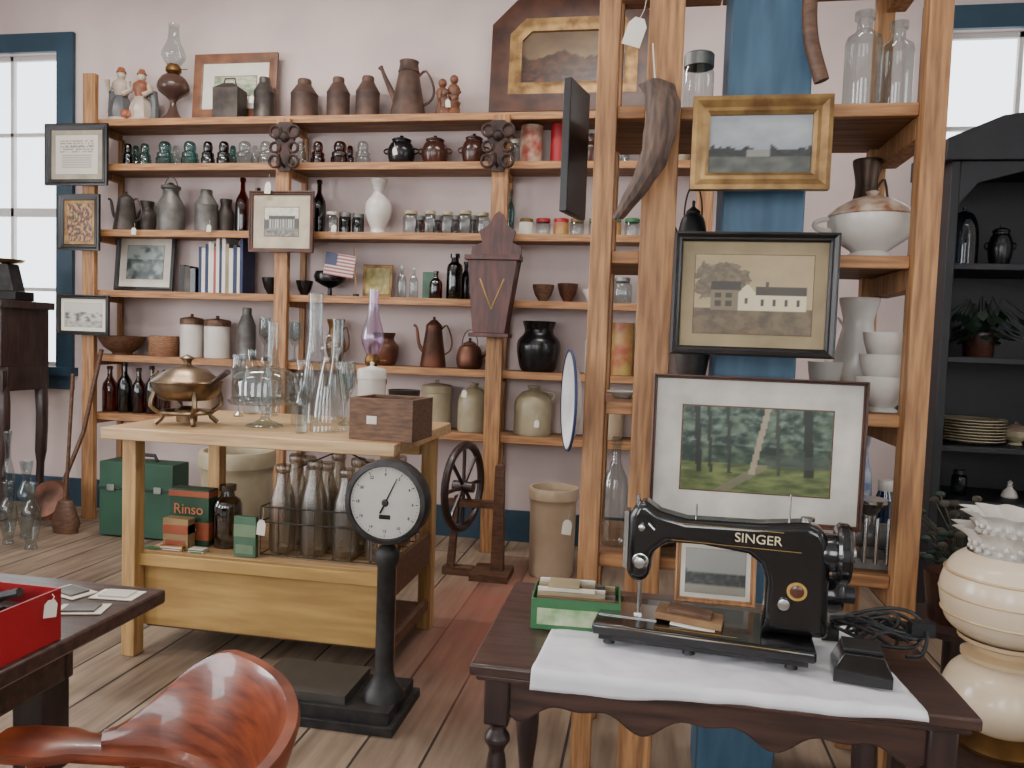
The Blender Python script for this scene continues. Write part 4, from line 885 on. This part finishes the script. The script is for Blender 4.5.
def gbox():
    x0,y0=at_z(531,627,tz); b=B(); W,D,H=.17,.11,.06
    b.box(0,W,0,.003,0,H,greenb); b.box(0,W,D-.003,D,0,H,greenb); b.box(0,.003,.003,D-.003,0,H,greenb); b.box(W-.003,W,.003,D-.003,0,H,greenb); b.box(.003,W-.003,.003,D-.003,0,.003,greenb)
    b.box(.012,W-.012,-.001,0,.01,.042,M('pale_green_label',(180,188,154),.6,0,(110,148,94),30))
    cols=[boxw,tanb,paper,galv,paper,tanb,boxw,galv,paper,tanb]
    for k in range(10):
        y=.008+k*.0095; b.box(.01,W-.01-.02*(k%3),y,y+.006,.004,H+.002+.006*((k*7)%3),cols[k])
    b.box(.03,.09,.02,.08,H+.016,H+.018,tanb)
    b.done('green_box_of_envelopes',(x0,y0-.01,tz+.001),(0,0,rad(3)),bev=.0008)
gbox()
# ---------------- front left table with red box ----------------
b=B(); lx0,lx1,ly0,ly1=-2.1,-.985,.45,1.455
b.box(lx0,lx1,ly0,ly1,.72,.75,darkw); b.box(lx0+.06,lx1-.12,ly0+.06,ly0+.08,.60,.72,darkw); b.box(lx0+.06,lx1-.12,ly1-.14,ly1-.12,.60,.72,darkw); b.box(lx1-.14,lx1-.12,ly0+.08,ly1-.14,.60,.72,darkw); b.box(lx0+.06,lx0+.08,ly0+.08,ly1-.14,.60,.72,darkw)
for xx in(lx0+.09,lx1-.16):
    for yy in(ly0+.09,ly1-.16): b.box(xx-.035,xx+.035,yy-.035,yy+.035,.42,.72,darkwV); b.lathe([(0,0),(.02,0),(.028,.05),(.02,.08),(.034,.3),(.03,.38),(.036,.42)],darkwV,14,(xx,yy,0))
b.done('dark_dining_table',bev=.005)
b=B(); H=.09
b.box(-.5,0,-.3,-.296,0,H,redm); b.box(-.5,0,-.004,.0,0,H,redm); b.box(-.004,0,-.296,-.004,0,H,redm); b.box(-.5,-.496,-.296,-.004,0,H,redm); b.box(-.496,-.004,-.296,-.004,0,.004,redm)
for k in range(44):
    px,py=random.uniform(-.42,-.05),random.uniform(-.25,-.04); an=random.uniform(0,pi); L=.03
    b.tube([(px-L*cos(an)*.8,py-L*sin(an)*.5,.07+.025*random.random()),(px+L*cos(an)*.8,py+L*sin(an)*.5,.075+.025*random.random())],.008,[chrome,brass,iron,galv][k%4],8)
b.box(-.49,-.01,-.29,-.01,.005,.06,iron); b.done('red_tray_of_hardware',(-.995,1.17,.751),(0,0,rad(-1)))
tag(-.988,1.14,.83,.02,.03,rad(60),0.01)
for k,(x,y,rz) in enumerate(((-1.06,1.30,.3),(-1.15,1.38,-.3),(-1.05,1.39,.1),(-1.19,1.27,.2))):
    b=B(); b.box(-.045,.045,-.028,.028,0,.002,paper); b.box(-.03,.03,-.02,.02,.002,.006,[galv,galv,white,boxw][k]); b.done('bagged_card',(x,y,.751),(0,0,rz))
# ---------------- captain's chair ----------------
def chair():
    E=bpy.data.objects.new('captains_chair',None); bpy.context.collection.objects.link(E); E.location=(-.70,.79,0)
    R=.245; zb0=.655
    path=[]
    for k in range(9): path.append((-.26+.26*k/8,R+.0-.035*(1-k/8),zb0))
    for k in range(1,25): a=pi/2-pi*k/24; path.append((R*cos(a),R*sin(a),zb0))
    for k in range(1,9): path.append((-.26*k/8,-R+.035*(k/8),zb0))
    b=B(); vs=[];fs=[];m=len(path)
    for i,p in enumerate(path):
        P0=Vector(p); t=Vector(path[min(i+1,m-1)])-Vector(path[max(i-1,0)]); t.normalize(); nrm=Vector((-t.y,t.x,0))
        e=min(i,m-1-i); w=.032+(.014 if e<4 else 0)*(1 if e>0 else .4); hh=.013
        for k in range(12):
            a=2*pi*k/12; ca,sa=cos(a),sin(a); f=(abs(ca)**4+abs(sa)**4)**-.25
            vs.append(P0+nrm*w*ca*f+Vector((0,0,1))*hh*sa*f)
    for i in range(m-1):
        for k in range(12): fs.append((i*12+k,i*12+(k+1)%12,(i+1)*12+(k+1)%12,(i+1)*12+k))
    fs.append(tuple(range(12))); fs.append(tuple((m-1)*12+k for k in range(12))); b.add(vs,fs,cherry); b.done('arm_bow',parent=E,ang=60)
    b=B(); vs=[];fs=[];m=57
    for i in range(m):
        a=rad(112)-rad(224)*i/(m-1); s_=sin(pi*i/(m-1)); e=min(1,s_/.55); e=e*e*(3-2*e); zb=zb0+.008; zt=zb0+.03+.125*e
        for (dr,zz) in((-.011,zb),(.011,zb),(.011+.030*e,zb+(zt-zb)*.55),(.012+.045*e,zt-.008),(.008+.046*e,zt),(-.006+.046*e,zt),(-.010+.045*e,zt-.008),(-.011+.026*e,zb+(zt-zb)*.55)):
            vs.append(((R+dr)*cos(a),(R+dr)*sin(a),zz))
    for i in range(m-1):
        for k in range(8): fs.append((i*8+k,i*8+(k+1)%8,(i+1)*8+(k+1)%8,(i+1)*8+k))
    fs.append(tuple(range(8))); fs.append(tuple((m-1)*8+k for k in range(8))); b.add(vs,fs,cherry); b.done('crest_rail',parent=E,ang=50)
    b=B()
    for k in range(9):
        a=rad(100)-rad(200)*k/8; b.lathe([(.008,0),(.014,.1),(.009,.18),(.008,.2)],cherry,10,((R)*cos(a)*.95,(R)*sin(a)*.95,.455))
    for s in(-1,1): b.lathe([(.01,0),(.018,.1),(.01,.2)],cherry,10,(-.2,s*(R-.03),.455))
    b.done('spindles',parent=E)
    b=B(); b.lathe([(0,.42),(.26,.42),(.27,.435),(.26,.455),(.2,.448),(0,.445)],cherry,32); b.done('seat',parent=E)
    b=B()
    for sx in(-1,1):
        for sy in(-1,1): b.tube(cat([(sx*.14,sy*.14,.425),(sx*.18,sy*.17,.25),(sx*.21,sy*.20,.01)],4),[.018,.02,.022,.02,.018,.02,.018,.015,.013],cherry,10)
        b.tube([(sx*.19,-.18,.2),(sx*.19,.18,.2)],.01,cherry,8)
    b.tube([(-.19,0,.2),(.19,0,.2)],.01,cherry,8); b.done('legs',parent=E)
chair()
tag(at_y(268,182,4.5)[0],4.505,at_y(268,182,4.5)[1],.04,.07)
for u,v,Y in((253,96,4.6),(335,225,4.58),(448,100,4.58),(395,148,4.58),(210,225,4.58),(135,228,4.58),(465,390,4.58),(537,420,4.58)):
    x,z=at_y(u,v,Y); tag(x,Y-.01,z,.03,.045,random.uniform(-.3,.3),.03,random.uniform(-.2,.2))
